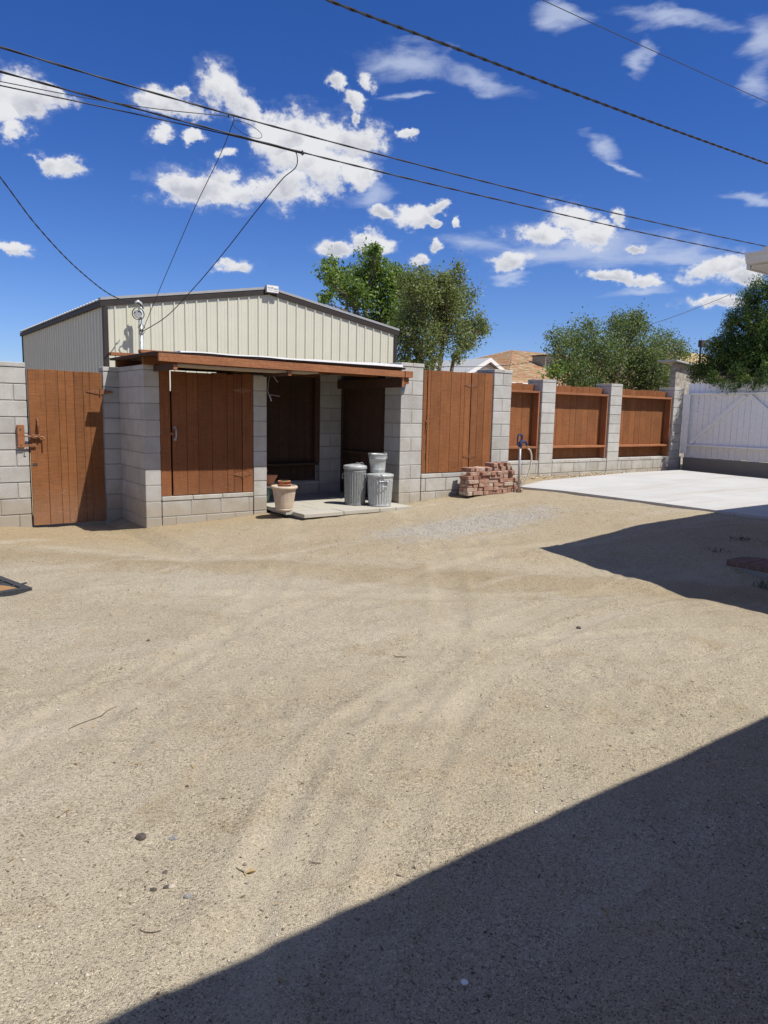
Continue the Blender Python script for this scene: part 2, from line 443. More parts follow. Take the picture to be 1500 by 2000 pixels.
def mat_concrete(name, col, streak=True):
    m, t, b = new_mat(name)
    p = wpos(t)
    n = t.noise(p, 80.0, 5.0, 0.7)
    n2 = t.noise(p, 1.1, 6.0, 0.62, 0.4)
    c = t.ramp(n2, ((0.3, tuple(v * 0.90 for v in col)), (0.68, tuple(min(0.85, v * 1.05) for v in col))))
    c = t.mix(1.0, c, t.ramp(n, ((0.25, (0.90, 0.90, 0.89)), (0.6, (1.02, 1.02, 1.02)))), 'MULTIPLY')
    if streak:
        mp = t.new('ShaderNodeMapping')
        mp.inputs['Rotation'].default_value = (0, 0, math.radians(-6))
        mp.inputs['Scale'].default_value = (0.22, 3.4, 1)
        t.l.new(p, mp.inputs['Vector'])
        s = t.noise(mp.outputs[0], 1.5, 6.0, 0.65, 0.3)
        c = t.mix(t.math('MULTIPLY', t.smooth(s, 0.52, 0.66), 0.75), c, (0.385, 0.345, 0.27))
    t.l.new(c, b.inputs['Base Color'])
    b.inputs['Roughness'].default_value = 0.9
    b.inputs['Specular IOR Level'].default_value = 0.2
    bump(t, b, n, 0.003, 0.6)
    return m


def mat_leaf(name, cols, rough=0.5, trans=0.35):
    m, t, b = new_mat(name)
    g = t.new('ShaderNodeNewGeometry')
    p = g.outputs['Position']
    n = t.noise(p, 2.6, 3.0, 0.6)
    f = t.math('ADD', t.math('MULTIPLY', g.outputs['Random Per Island'], 0.55), t.math('MULTIPLY', t.math('SUBTRACT', n, 0.5), 1.1))
    f = t.math('ADD', f, 0.27)
    c = t.ramp(f, tuple((0.15 + 0.8 * i / (len(cols) - 1), cc) for i, cc in enumerate(cols)))
    t.l.new(c, b.inputs['Base Color'])
    b.inputs['Roughness'].default_value = rough
    b.inputs['Specular IOR Level'].default_value = 0.35
    tr = t.new('ShaderNodeBsdfTranslucent')
    t.l.new(t.mix(1.0, c, (1.5, 1.6, 0.6), 'MULTIPLY'), tr.inputs[0])
    mx = t.new('ShaderNodeMixShader')
    mx.inputs[0].default_value = trans
    t.l.new(b.outputs[0], mx.inputs[1])
    t.l.new(tr.outputs[0], mx.inputs[2])
    t.l.new(mx.outputs[0], t.n['Material Output'].inputs[0])
    return m


def mat_galv(name='galvanised_steel', q=1.0):
    m, t, b = new_mat(name)
    p = wpos(t)
    n = t.noise(p, 26.0, 4.0, 0.6)
    mp = t.new('ShaderNodeMapping')
    mp.inputs['Scale'].default_value = (20, 20, 2.5)
    t.l.new(p, mp.inputs['Vector'])
    st = t.noise(mp.outputs[0], 1.2, 5.0, 0.6)
    c = t.ramp(n, ((0.3, (0.33 * q, 0.345 * q, 0.345 * q)), (0.7, (0.47 * q, 0.49 * q, 0.48 * q))))
    c = t.mix(t.math('MULTIPLY', t.smooth(st, 0.5, 0.7), 0.5), c, (0.55 * q, 0.55 * q, 0.49 * q))
    t.l.new(c, b.inputs['Base Color'])
    b.inputs['Metallic'].default_value = 0.25
    t.l.new(t.ramp(n, ((0.3, (0.42, 0.42, 0.42)), (0.7, (0.62, 0.62, 0.62)))), b.inputs['Roughness'])
    bump(t, b, n, 0.003, 0.4)
    return m


def mat_shingle():
    m, t, b = new_mat('blended_shingles')
    g = t.new('ShaderNodeNewGeometry')
    r = g.outputs['Random Per Island']
    c = t.ramp(r, ((0.0, (0.46, 0.24, 0.13)), (0.25, (0.50, 0.33, 0.19)), (0.5, (0.40, 0.30, 0.16)), (0.7, (0.52, 0.29, 0.19)), (0.85, (0.50, 0.40, 0.26)), (1.0, (0.33, 0.21, 0.13))), 'CONSTANT')
    c = t.mix(1.0, c, t.ramp(t.noise(g.outputs['Position'], 30.0, 4.0, 0.6), ((0.3, (0.8, 0.8, 0.8)), (0.7, (1.15, 1.15, 1.15)))), 'MULTIPLY')
    t.l.new(c, b.inputs['Base Color'])
    b.inputs['Roughness'].default_value = 0.95
    b.inputs['Specular IOR Level'].default_value = 0.1
    return m


def mat_coir():
    m, t, b = new_mat('coir_pile')
    p = wpos(t)
    n = t.noise(p, 140.0, 4.0, 0.7)
    t.l.new(t.ramp(n, ((0.3, (0.22, 0.11, 0.04)), (0.7, (0.46, 0.27, 0.11)))), b.inputs['Base Color'])
    b.inputs['Roughness'].default_value = 0.95
    bump(t, b, n, 0.01, 1.0)
    return m


M = {}
TRACKS = ((5.2, -2.2, 5.93, 0.11), (5.2, -2.2, 5.55, 0.08), (5.2, -2.2, 7.35, 0.10), (-7.5, 14.0, 13.4, 0.12), (-7.5, 14.0, 14.9, 0.12), (9.5, 14.5, 11.6, 0.10), (9.5, 14.5, 10.1, 0.09), (3.2, 0.4, 2.75, 0.07))
M['sand'] = mat_sand()
M['block'] = mat_block('grey_block', (0.465, 0.455, 0.425))
M['mortar'] = simple('mortar', (0.30, 0.29, 0.27), 0.95, 0, 0.15, 60.0, 0.003, 0.1)
BR = (0.232, 0.091, 0.033)
M['brown'] = mat_brown('brown_stain', BR)
M['brown_worn'] = mat_brown('brown_stain_flecked', (0.20, 0.076, 0.029), 0.9, 0.75)
M['brown_gate'] = mat_brown('brown_stain_gate', (0.215, 0.086, 0.030), 0.65, 0.8)
M['brown_rail'] = mat_brown('brown_stain_rail', (0.31, 0.128, 0.058), axis='x')
M['walk_brick'] = simple('dusty_dark_brick', (0.20, 0.135, 0.11), 0.95, 0, 0.2, 20.0, 0.004, 0.1)
M['brown_shade'] = mat_brown('brown_stain_shade', (0.075, 0.043, 0.029))  # darker copy of the stain: shade inside the shed put into the colour
M['brown_metal'] = simple('brown_painted_iron', (0.21, 0.088, 0.036), 0.5, 0.0, 0.2, 40, 0.001, 0.5)
M['brick'] = mat_brick()
M['slab'] = mat_concrete('pale_concrete', (0.465, 0.46, 0.445))
M['paver'] = mat_concrete('paver_concrete', (0.42, 0.395, 0.335), False)
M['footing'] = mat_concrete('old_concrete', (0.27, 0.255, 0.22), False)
M['white_wood'] = simple('white_painted_wood', (0.85, 0.85, 0.84), 0.6, 0, 0.06, 14.0, 0.001)
M['cream_metal'] = simple('cream_painted_steel', (0.56, 0.547, 0.44), 0.38, 0.0, 0.03, 2.0, 0, 0.5)
M['bronze_metal'] = simple('dark_bronze_steel', (0.040, 0.033, 0.030), 0.6, 0.0, 0.1, 3.0, 0, 0.2)
M['pale_roof'] = simple('pale_grey_metal', (0.42, 0.44, 0.46), 0.6, 0.1, 0.08, 8.0)
M['roof_metal'] = simple('galvalume_roof', (0.33, 0.33, 0.33), 0.6, 0.15, 0.05, 4.0)
M['galv'] = mat_galv()
M['galv_dull'] = mat_galv('darker_galvanised', 0.55)  # same colours as galv, scaled darker for the taller bin's body
M['steel'] = simple('grey_steel', (0.33, 0.34, 0.36), 0.5, 0.25, 0.12, 25.0)
M['rubber_grey'] = simple('matt_grey_cover', (0.30, 0.30, 0.30), 0.8, 0, 0.1, 10.0)
M['wire'] = simple('black_cable', (0.018, 0.018, 0.02), 0.5, 0, 0.2, 8.0)
M['bare_wire'] = simple('bare_aluminium', (0.33, 0.33, 0.34), 0.4, 0.6, 0.1, 8.0)
M['felt'] = simple('dark_roofing_felt', (0.06, 0.05, 0.047), 0.9, 0, 0.2, 20.0)
M['flash'] = simple('white_roof_coating', (0.82, 0.82, 0.81), 0.55, 0, 0.06, 20.0)
M['ply'] = simple('bare_plywood', (0.42, 0.345, 0.25), 0.8, 0, 0.12, 12.0)
M['terracotta'] = simple('terracotta', (0.44, 0.19, 0.105), 0.85, 0, 0.16, 18.0, 0.001)
M['pot_cream'] = simple('weathered_cream_pot', (0.50, 0.40, 0.30), 0.8, 0, 0.14, 16.0, 0.002)
M['pot_green'] = simple('green_plastic', (0.13, 0.22, 0.14), 0.5, 0, 0.1, 12.0)
M['soil'] = simple('potting_soil', (0.06, 0.045, 0.03), 0.95, 0, 0.3, 60.0, 0.006)
M['green_hose'] = simple('green_hose', (0.03, 0.10, 0.055), 0.45, 0, 0.1, 12.0)
M['hose'] = simple('grey_beige_hose', (0.56, 0.52, 0.43), 0.5, 0, 0.08, 12.0)
M['blue_iron'] = simple('dark_blue_iron', (0.025, 0.032, 0.09), 0.4, 0, 0.15, 20.0)
M['brass'] = simple('brass', (0.55, 0.40, 0.17), 0.35, 0.8, 0.1, 20.0)
M['blue_tag'] = simple('blue_plastic', (0.05, 0.32, 0.72), 0.45, 0, 0.08, 20.0)
M['rubber'] = simple('black_rubber', (0.035, 0.037, 0.042), 0.75, 0, 0.3, 60.0, 0.004)
M['coir'] = mat_coir()
M['bark'] = simple('grey_brown_bark', (0.14, 0.105, 0.075), 0.95, 0, 0.35, 14.0, 0.02)
M['leaf_a'] = mat_leaf('leaf_bright', ((0.044, 0.081, 0.023), (0.101, 0.167, 0.04), (0.178, 0.253, 0.063), (0.287, 0.345, 0.115)))
M['leaf_b'] = mat_leaf('leaf_olive', ((0.054, 0.074, 0.029), (0.12, 0.154, 0.058), (0.198, 0.228, 0.09), (0.288, 0.312, 0.156)))
M['leaf_c'] = mat_leaf('leaf_grey_green', ((0.045, 0.072, 0.032), (0.1, 0.142, 0.058), (0.155, 0.195, 0.085), (0.25, 0.285, 0.16)))
M['juniper'] = mat_leaf('juniper_spray', ((0.008, 0.022, 0.007), (0.03, 0.07, 0.016), (0.08, 0.14, 0.026), (0.24, 0.28, 0.06)), 0.6, 0.2)
M['shingle'] = mat_shingle()
M['grey_roof'] = simple('grey_shingles', (0.36, 0.37, 0.38), 0.9, 0, 0.12, 18.0)
M['white_trim'] = simple('white_trim_paint', (0.74, 0.73, 0.71), 0.5, 0, 0.04, 6.0)
M['lavender'] = simple('pale_siding', (0.55, 0.55, 0.60), 0.7, 0, 0.05, 6.0)
M['stucco'] = simple('beige_stucco', (0.52, 0.45, 0.36), 0.9, 0, 0.08, 12.0, 0.004)
M['old_wall'] = simple('blotchy_old_wall', (0.33, 0.30, 0.26), 0.95, 0, 0.5, 9.0, 0.006)
M['pebble'] = None
M['dry'] = mat_leaf('dry_litter', ((0.20, 0.13, 0.06), (0.33, 0.23, 0.11), (0.40, 0.31, 0.17)), 0.9, 0.1)
M['weed'] = mat_leaf('weed_leaf', ((0.02, 0.045, 0.015), (0.05, 0.085, 0.03)), 0.7, 0.2)
M['white_scrap'] = simple('white_paper', (0.75, 0.75, 0.76), 0.7, 0, 0.05, 40.0)
M['pale_stone'] = simple('pale_stone', (0.50, 0.44, 0.36), 0.9, 0, 0.2, 50.0, 0.005)
M['dark_stone'] = simple('dark_stone', (0.085, 0.07, 0.062), 0.9, 0, 0.4, 50.0, 0.006)
M['grey_stone'] = simple('grey_stone', (0.26, 0.26, 0.26), 0.9, 0, 0.4, 50.0, 0.006)
M['glass'] = simple('dark_glass', (0.03, 0.035, 0.04), 0.1, 0, 0.1, 3.0)
M['sign_print'] = simple('grey_print', (0.25, 0.26, 0.28), 0.6, 0, 0.1, 3.0)


def mat_pebbles(name, stops):
    m, t, b = new_mat(name)
    g = t.new('ShaderNodeNewGeometry')
    c = t.ramp(g.outputs['Random Per Island'], stops)
    t.l.new(c, b.inputs['Base Color'])
    b.inputs['Roughness'].default_value = 0.9
    b.inputs['Specular IOR Level'].default_value = 0.2
    return m


M['pebble'] = mat_pebbles('pebbles', ((0.0, (0.12, 0.095, 0.075)), (0.2, (0.25, 0.20, 0.15)), (0.5, (0.43, 0.36, 0.27)), (0.8, (0.52, 0.47, 0.39)), (1.0, (0.64, 0.61, 0.55))))
M['pebble_grey'] = mat_pebbles('grey_pebbles', ((0.0, (0.12, 0.125, 0.13)), (0.5, (0.32, 0.32, 0.31)), (1.0, (0.60, 0.58, 0.54))))

# ------------------------------------------------------------------ building helpers
WLOC = {}


class MB:
    def __init__(self):
        self.v, self.f = [], []

    def add(self, vs, fs):
        o = len(self.v)
        self.v += [tuple(a) for a in vs]
        self.f += [tuple(i + o for i in q) for q in fs]
        return self

    def box(self, x0, x1, y0, y1, z0, z1):
        vs = [(x, y, z) for x in (x0, x1) for y in (y0, y1) for z in (z0, z1)]
        return self.add(vs, [(0, 1, 3, 2), (4, 6, 7, 5), (0, 4, 5, 1), (2, 3, 7, 6), (0, 2, 6, 4), (1, 5, 7, 3)])

    def cbox(self, x0, x1, y0, y1, z0, z1, c=0.004):
        """box with chamfered edges, 24 vertices"""
        cx, cy, cz = (x0 + x1) / 2, (y0 + y1) / 2, (z0 + z1) / 2
        hx, hy, hz = (x1 - x0) / 2, (y1 - y0) / 2, (z1 - z0) / 2
        c = min(c, hx * 0.45, hy * 0.45, hz * 0.45)
        vs, idx = [], {}
        for sx in (-1, 1):
            for sy in (-1, 1):
                for sz in (-1, 1):
                    for ax in range(3):
                        q = [hx - c, hy - c, hz - c]
                        q[ax] = (hx, hy, hz)[ax]
                        idx[(sx, sy, sz, ax)] = len(vs)
                        vs.append((cx + sx * q[0], cy + sy * q[1], cz + sz * q[2]))
        fs = []
        for ax in range(3):
            a, b = [i for i in range(3) if i != ax]
            for s in (-1, 1):
                loop = []
                for (p, q) in ((-1, -1), (1, -1), (1, 1), (-1, 1)):
                    k = [0, 0, 0]
                    k[ax], k[a], k[b] = s, p, q
                    loop.append(idx[(*k, ax)])
                flip = (s == 1) == (ax == 1)
                fs.append(tuple(loop[::-1]) if flip else tuple(loop))
        for ax in range(3):
            a, b = [i for i in range(3) if i != ax]
            for p in (-1, 1):
                for q in (-1, 1):
                    def K(s, w):
                        k = [0, 0, 0]
                        k[ax], k[a], k[b] = s, p, q
                        return idx[(*k, w)]
                    fs.append((K(-1, a), K(1, a), K(1, b), K(-1, b)))
        for sx in (-1, 1):
            for sy in (-1, 1):
                for sz in (-1, 1):
                    fs.append(tuple(idx[(sx, sy, sz, ax)] for ax in range(3)))
        return self.add(vs, fs)

    def tube(self, pts, r, n=8, caps=True):
        pts = [Vector(p) for p in pts]
        rs = r if isinstance(r, (list, tuple)) else [r] * len(pts)
        vs, fs = [], []
        prev = None
        for i, p in enumerate(pts):
            t = (pts[min(i + 1, len(pts) - 1)] - pts[max(i - 1, 0)])
            t = t.normalized() if t.length > 1e-9 else Vector((0, 0, 1))
            if prev is None:
                ref = Vector((0, 0, 1)) if abs(t.z) < 0.9 else Vector((1, 0, 0))
                u = t.cross(ref).normalized()
            else:
                u = (prev - t * prev.dot(t))
                u = u.normalized() if u.length > 1e-6 else t.orthogonal().normalized()
            prev = u
            w = t.cross(u)
            for k in range(n):
                a = 2 * math.pi * k / n
                vs.append(tuple(p + (u * math.cos(a) + w * math.sin(a)) * rs[i]))
        for i in range(len(pts) - 1):
            for k in range(n):
                k2 = (k + 1) % n
                fs.append((i * n + k, i * n + k2, (i + 1) * n + k2, (i + 1) * n + k))
        if caps:
            fs.append(tuple(range(n))[::-1])
            fs.append(tuple((len(pts) - 1) * n + k for k in range(n)))
        return self.add(vs, fs)

    def lathe(self, prof, n=32, c=(0, 0, 0), rmod=None):
        vs, fs = [], []
        for (r, z) in prof:
            for k in range(n):
                a = 2 * math.pi * k / n
                rr = r * (rmod(k, z) if rmod else 1.0)
                vs.append((c[0] + rr * math.cos(a), c[1] + rr * math.sin(a), c[2] + z))
        for i in range(len(prof) - 1):
            for k in range(n):
                k2 = (k + 1) % n
                fs.append((i * n + k, i * n + k2, (i + 1) * n + k2, (i + 1) * n + k))
        return self.add(vs, fs)

    def prism(self, poly, z0, z1):
        n = len(poly)
        vs = [(x, y, z0) for x, y in poly] + [(x, y, z1) for x, y in poly]
        fs = [tuple(range(n))[::-1], tuple(range(n, 2 * n))]
        fs += [(i, (i + 1) % n, n + (i + 1) % n, n + i) for i in range(n)]
        return self.add(vs, fs)

    def xprism(self, poly, x0, x1):
        """outline in (y, z) pushed along x"""
        n = len(poly)
        vs = [(x0, y, z) for y, z in poly] + [(x1, y, z) for y, z in poly]
        fs = [tuple(range(n))[::-1], tuple(range(n, 2 * n))]
        fs += [(i, (i + 1) % n, n + (i + 1) % n, n + i) for i in range(n)]
        return self.add(vs, fs)

    def yprism(self, poly, y0, y1):
        n = len(poly)
        vs = [(x, y0, z) for x, z in poly] + [(x, y1, z) for x, z in poly]
        fs = [tuple(range(n)), tuple(range(n, 2 * n))[::-1]]
        fs += [(i, n + i, n + (i + 1) % n, (i + 1) % n) for i in range(n)]
        return self.add(vs, fs)

    def mesh(self, name, mat, origin=(0, 0, 0), smooth=False):
        me = bpy.data.meshes.new(name)
        o = origin
        me.from_pydata([(x - o[0], y - o[1], z - o[2]) for x, y, z in self.v], [], self.f)
        if mat:
            me.materials.append(M[mat])
        if smooth:
            me.polygons.foreach_set('use_smooth', [True] * len(me.polygons))
        me.update()
        return me


def link(name, me, loc=(0, 0, 0), parent=None, rot=None):
    o = bpy.data.objects.new(name, me)
    COL.objects.link(o)
    pl = WLOC[parent.name] if parent else (0, 0, 0)
    o.location = tuple(a - b for a, b in zip(loc, pl))
    WLOC[o.name] = tuple(loc)
    if rot:
        o.rotation_euler = rot
    if parent:
        o.parent = parent
    return o


def tag(o, label, cat, group=None):
    o['label'] = label
    o['category'] = cat
    if group:
        o['group'] = group
    return o


def thing(name, loc, label, cat, group=None):
    return tag(link(name, None, loc), label, cat, group)


def part(parent, name, mb, mat, smooth=False, origin=None):
    """mb is in world coordinates"""
    o = origin or WLOC[parent.name]
    return link(name, mb.mesh(name, mat, o, smooth), o, parent)


def solo(name, mb, mat, origin, label, cat, group=None, smooth=False):
    return tag(link(name, mb.mesh(name, mat, origin, smooth), origin), label, cat, group)


def struct(name, mb, mat, smooth=False):
    o = link(name, mb.mesh(name, mat, (0, 0, 0), smooth))
    o['kind'] = 'structure'
    return o


def stuff(o):
    o['kind'] = 'stuff'
    return o


CACHE = {}


def piece(parent, name, dims, centre, mat, c=0.004, rot=None):
    """a chamfered box, its mesh shared by alike pieces"""
    key = (name, tuple(round(d, 3) for d in dims), mat)
    if key not in CACHE:
        h = [d / 2 for d in dims]
        CACHE[key] = MB().cbox(-h[0], h[0], -h[1], h[1], -h[2], h[2], c).mesh(name, mat)
    return link(name, CACHE[key], centre, parent, rot)


def raw_mesh(name, verts, faces_n, mat, quads=True):
    """fast mesh from numpy: verts (n,3), faces all of the same size, consecutive"""
    me = bpy.data.meshes.new(name)
    k = faces_n
    nv = len(verts)
    nf = nv // k
    me.vertices.add(nv)
    me.vertices.foreach_set('co', np.asarray(verts, np.float32).ravel())
    me.loops.add(nv)
    me.loops.foreach_set('vertex_index', np.arange(nv, dtype=np.int32))
    me.polygons.add(nf)
    me.polygons.foreach_set('loop_start', np.arange(0, nv, k, dtype=np.int32))
    me.polygons.foreach_set('loop_total', np.full(nf, k, np.int32))
    me.materials.append(M[mat])
    me.update(calc_edges=True)
    return me


def idx_mesh(name, verts, faces, mat, smooth=False):
    me = bpy.data.meshes.new(name)
    faces = np.asarray(faces, np.int32)
    nf, k = faces.shape
    me.vertices.add(len(verts))
    me.vertices.foreach_set('co', np.asarray(verts, np.float32).ravel())
    me.loops.add(nf * k)
    me.loops.foreach_set('vertex_index', faces.ravel())
    me.polygons.add(nf)
    me.polygons.foreach_set('loop_start', np.arange(0, nf * k, k, dtype=np.int32))
    me.polygons.foreach_set('loop_total', np.full(nf, k, np.int32))
    if smooth:
        me.polygons.foreach_set('use_smooth', np.ones(nf, bool))
    me.materials.append(M[mat])
    me.update(calc_edges=True)
    return me


# ------------------------------------------------------------------ ground
def sstep(a, lo, hi):
    t = np.clip((a - lo) / (hi - lo), 0, 1)
    return t * t * (3 - 2 * t)


_lat = {}


def vnoise(x, y, scale, seed):
    if seed not in _lat:
        _lat[seed] = np.random.default_rng(seed).random((256, 256))
    L = _lat[seed]
    u, v = np.asarray(x) / scale + 57.3, np.asarray(y) / scale + 31.7
    i, j = np.floor(u).astype(int), np.floor(v).astype(int)
    fu, fv = u - i, v - j
    fu, fv = fu * fu * (3 - 2 * fu), fv * fv * (3 - 2 * fv)
    g = lambda a, b: L[a % 256, b % 256]
    return (g(i, j) * (1 - fu) * (1 - fv) + g(i + 1, j) * fu * (1 - fv) + g(i, j + 1) * (1 - fu) * fv + g(i + 1, j + 1) * fu * fv) - 0.5


_r = np.random.default_rng(77)
DENTS = [(_r.uniform(-0.5, 7.5), _r.uniform(1.0, 7.5), _r.uniform(0.045, 0.12), _r.uniform(0.003, 0.012), _r.uniform(0, 3.1)) for _ in range(230)]
XS = [-60, -5, 1.4, 1.8, 2.67, 2.9, 4.5, 6.4, 7.0, 7.6, 9.0, 16.0, 18.0, 60]
ZS = [0.0, 0.0, -0.01, -0.05, -0.07, 0.01, 0.085, 0.15, 0.21, 0.255, 0.285, 0.25, 0.25, 0.25]


def ground_z(x, y, fine=True):
    x = np.asarray(x, float)
    y = np.asarray(y, float)
    s = (x + y - 9.05 + 0.35 * vnoise(x, y, 1.3, 1)) / 1.414
    T = np.interp(x, XS, ZS)
    w = sstep(s, -0.15, 1.25)
    z = T * w + 0.032 * np.exp(-((s - 0.12) / 0.15) ** 2) * sstep(x, 1.0, 3.0) * (1 - sstep(x, 6.0, 7.0))
    z = z - 0.014 * np.exp(-((s + 0.18) / 0.10) ** 2)
    z = z - 0.010 * np.exp(-((s + 1.75 + 0.2 * vnoise(x, y, 2.0, 9)) / 0.13) ** 2) + 0.008 * np.exp(-((s + 1.52 + 0.2 * vnoise(x, y, 2.0, 9)) / 0.08) ** 2)
    if fine:
        near = 1 - sstep(np.hypot(x - 4, y - 5), 14, 22)
        z = z + near * (0.030 * vnoise(x, y, 1.1, 2) + 0.016 * vnoise(x, y, 0.42, 3) + 0.009 * vnoise(x, y, 0.16, 4) + 0.006 * vnoise(x, y, 0.07, 5))
        rough = np.clip(vnoise(x, y, 0.9, 8) * 2 + 0.4, 0, 1)
        z = z + near * 0.007 * rough * vnoise(x, y, 0.035, 6)
        for (ax_, ay_, ar_, aw_) in TRACKS:
            q = np.hypot(x - ax_, y - ay_) - ar_ + 0.08 * vnoise(x, y, 0.9, 12)
            k = near * np.clip(0.9 + 1.6 * vnoise(x, y, 1.6, 13), 0.15, 1.0)
            z = z + k * (-0.006 * np.exp(-(q / aw_) ** 4) + 0.0045 * np.exp(-((np.abs(q) - aw_ * 1.35) / (aw_ * 0.4)) ** 2))
        for (dx, dy, r, d, a) in DENTS:
            ca, sa = math.cos(a), math.sin(a)
            u = ((x - dx) * ca + (y - dy) * sa) / (r * 1.7)
            v = (-(x - dx) * sa + (y - dy) * ca) / r
            q = u * u + v * v
            z = z - d * np.exp(-q * 1.5) + 0.45 * d * np.exp(-((np.sqrt(q) - 1.35) / 0.35) ** 2)
    return z


def gz(x, y):
    return float(ground_z(np.array([x]), np.array([y]))[0])


def lines(segs):
    out = []
    for a, b, st in segs:
        n = max(1, int(round((b - a) / st)))
        out += list(np.linspace(a, b, n, endpoint=False))
    out.append(segs[-1][1])
    return np.array(out)


gx = lines([(-900, -60, 120), (-60, -4, 7), (-4, -0.6, 0.15), (-0.6, 5.6, 0.022), (5.6, 9.2, 0.036), (9.2, 17, 0.12), (17, 60, 4), (60, 1100, 130)])
gy = lines([(-400, -40, 90), (-40, -3, 6), (-3, 0.7, 0.15), (0.7, 4.6, 0.022), (4.6, 10.2, 0.036), (10.2, 14, 0.25), (14, 60, 4), (60, 1300, 130)])
GX, GY = np.meshgrid(gx, gy)
GZ = ground_z(GX, GY)
nx_, ny_ = len(gx), len(gy)
ii = (np.arange(ny_ - 1)[:, None] * nx_ + np.arange(nx_ - 1)[None, :]).ravel()
gme = idx_mesh('ground', np.stack([GX.ravel(), GY.ravel(), GZ.ravel()], 1), np.stack([ii, ii + 1, ii + nx_ + 1, ii + nx_], 1), 'sand', True)
ground = link('ground', gme)
ground['kind'] = 'structure'

# concrete pad
pad = [(8.80, 8.27), (9.0, 7.5), (9.0, 5.7), (8.95, 4.2), (8.95, 3.06), (14.2, 3.06), (14.8, 7.1), (15.2, 9.33), (13.4, 9.37), (10.05, 8.84)]
struct('concrete_slab', MB().prism(pad, 0.12, 0.325), 'slab')


def pebbles(name, pos, size, mat, sink=0.25):
    """six-cornered stones, joined"""
    n = len(pos)
    base = np.array([(1, 0, 0), (-1, 0, 0), (0, 1, 0), (0, -1, 0), (0, 0, 1), (0, 0, -1)], float)
    tri = np.array([(0, 2, 4), (2, 1, 4), (1, 3, 4), (3, 0, 4), (2, 0, 5), (1, 2, 5), (3, 1, 5), (0, 3, 5)])
    v = base[None] * (0.65 + 0.7 * rng.random((n, 6, 1)))
    v = v + 0.18 * rng.standard_normal((n, 6, 3))
    v[..., 2] *= 0.62
    a = rng.random(n) * 6.28
    ca, sa = np.cos(a)[:, None], np.sin(a)[:, None]
    x = v[..., 0] * ca - v[..., 1] * sa
    y = v[..., 0] * sa + v[..., 1] * ca
    v = np.stack([x, y, v[..., 2]], -1) * size[:, None, None]
    v = v + pos[:, None, :]
    v[..., 2] += (size * sink)[:, None]
    f = (tri[None] + (np.arange(n) * 6)[:, None, None]).reshape(-1, 3)
    me = idx_mesh(name, v.reshape(-1, 3), f, mat)
    return stuff(link(name, me))


def scatter(n, x0, x1, y0, y1, power=1.0):
    u = rng.random(n) ** power
    y = y0 + (y1 - y0) * u
    xl = np.maximum(x0, 0.12 * y - 0.35)
    xr = np.minimum(x1, 2.15 * y + 0.3)
    x = xl + (xr - xl) * rng.random(n)
    return x, y


px_, py_ = scatter(15000, -0.6, 9, 0.8, 8.0, 1.55)
keep = vnoise(px_, py_, 0.55, 21) + 0.6 * vnoise(px_, py_, 0.2, 22) + 0.25 * rng.random(len(px_)) > 0.02
px_, py_ = px_[keep], py_[keep]
psz = 0.0022 + 0.0034 * rng.random(len(px_)) ** 2.5 + 0.005 * (rng.random(len(px_)) > 0.985)
pebbles('pebbles', np.stack([px_, py_, ground_z(px_, py_)], 1), psz, 'pebble')
n_ = 1900
gxp = 6.15 + 1.2 * rng.standard_normal(n_)
gyp = 6.5 + 0.42 * rng.standard_normal(n_) + 0.05 * (gxp - 6.1)
gsz = 0.003 + 0.006 * rng.random(n_) ** 1.7
pebbles('gravel', np.stack([gxp, gyp, ground_z(gxp, gyp)], 1), gsz, 'pebble_grey')


# rubble and litter strip along the foot of the walls
def litter(name, x, y, lmin, lmax, mat, lift=0.006, z=None):
    n = len(x)
    zz = ground_z(x, y) if z is None else z
    a = rng.random(n) * 6.28
    ln = lmin + (lmax - lmin) * rng.random(n) ** 2
    wd = 0.0014 + 0.0028 * rng.random(n)
    d = np.stack([np.cos(a), np.sin(a), 0.25 * rng.standard_normal(n)], 1) * (ln / 2)[:, None]
    s = np.stack([-np.sin(a), np.cos(a), 0.4 * rng.standard_normal(n)], 1) * wd[:, None]
    c = np.stack([x, y, zz + lift], 1)
    v = np.stack([c - d - s * 0.4, c + s, c + d + s * 0.4, c - s], 1)
    return stuff(link(name, raw_mesh(name, v.reshape(-1, 3), 4, mat)))


lx = np.concatenate([rng.uniform(1.0, 8.7, 1300), rng.uniform(9.2, 15.6, 1300), rng.uniform(0.2, 8.0, 900)])
ly = np.concatenate([8.75 + 0.5 * rng.standard_normal(1300), 9.62 + 0.14 * rng.standard_normal(1300), rng.uniform(1.2, 7.6, 900)])
ly[:1300] = np.where((lx[:1300] > 2.8) & (lx[:1300] < 9), np.minimum(ly[:1300], np.where(lx[:1300] > 6.3, 8.3, 8.9)), np.minimum(ly[:1300] + 0.7, 9.9))
litter('dry_litter', lx, ly, 0.006, 0.045, 'dry')
tx, ty = scatter(2600, -0.6, 9, 0.9, 8.2, 1.25)
keep = vnoise(tx, ty, 0.7, 31) + 0.35 * rng.random(len(tx)) > 0.08
litter('dark_litter', tx[keep], ty[keep], 0.005, 0.026, 'bark', 0.003)
rx = rng.uniform(9.3, 15.6, 900)
ry = 9.64 + 0.14 * rng.standard_normal(900)
pebbles('rubble_strip', np.stack([rx, ry, ground_z(rx, ry)], 1), 0.006 + 0.022 * rng.random(900) ** 3, 'pebble')

# ------------------------------------------------------------------ block masonry
K0, CH = 1.136, 0.2032          # a bed joint and the course height


def bed(k):
    return K0 + k * CH


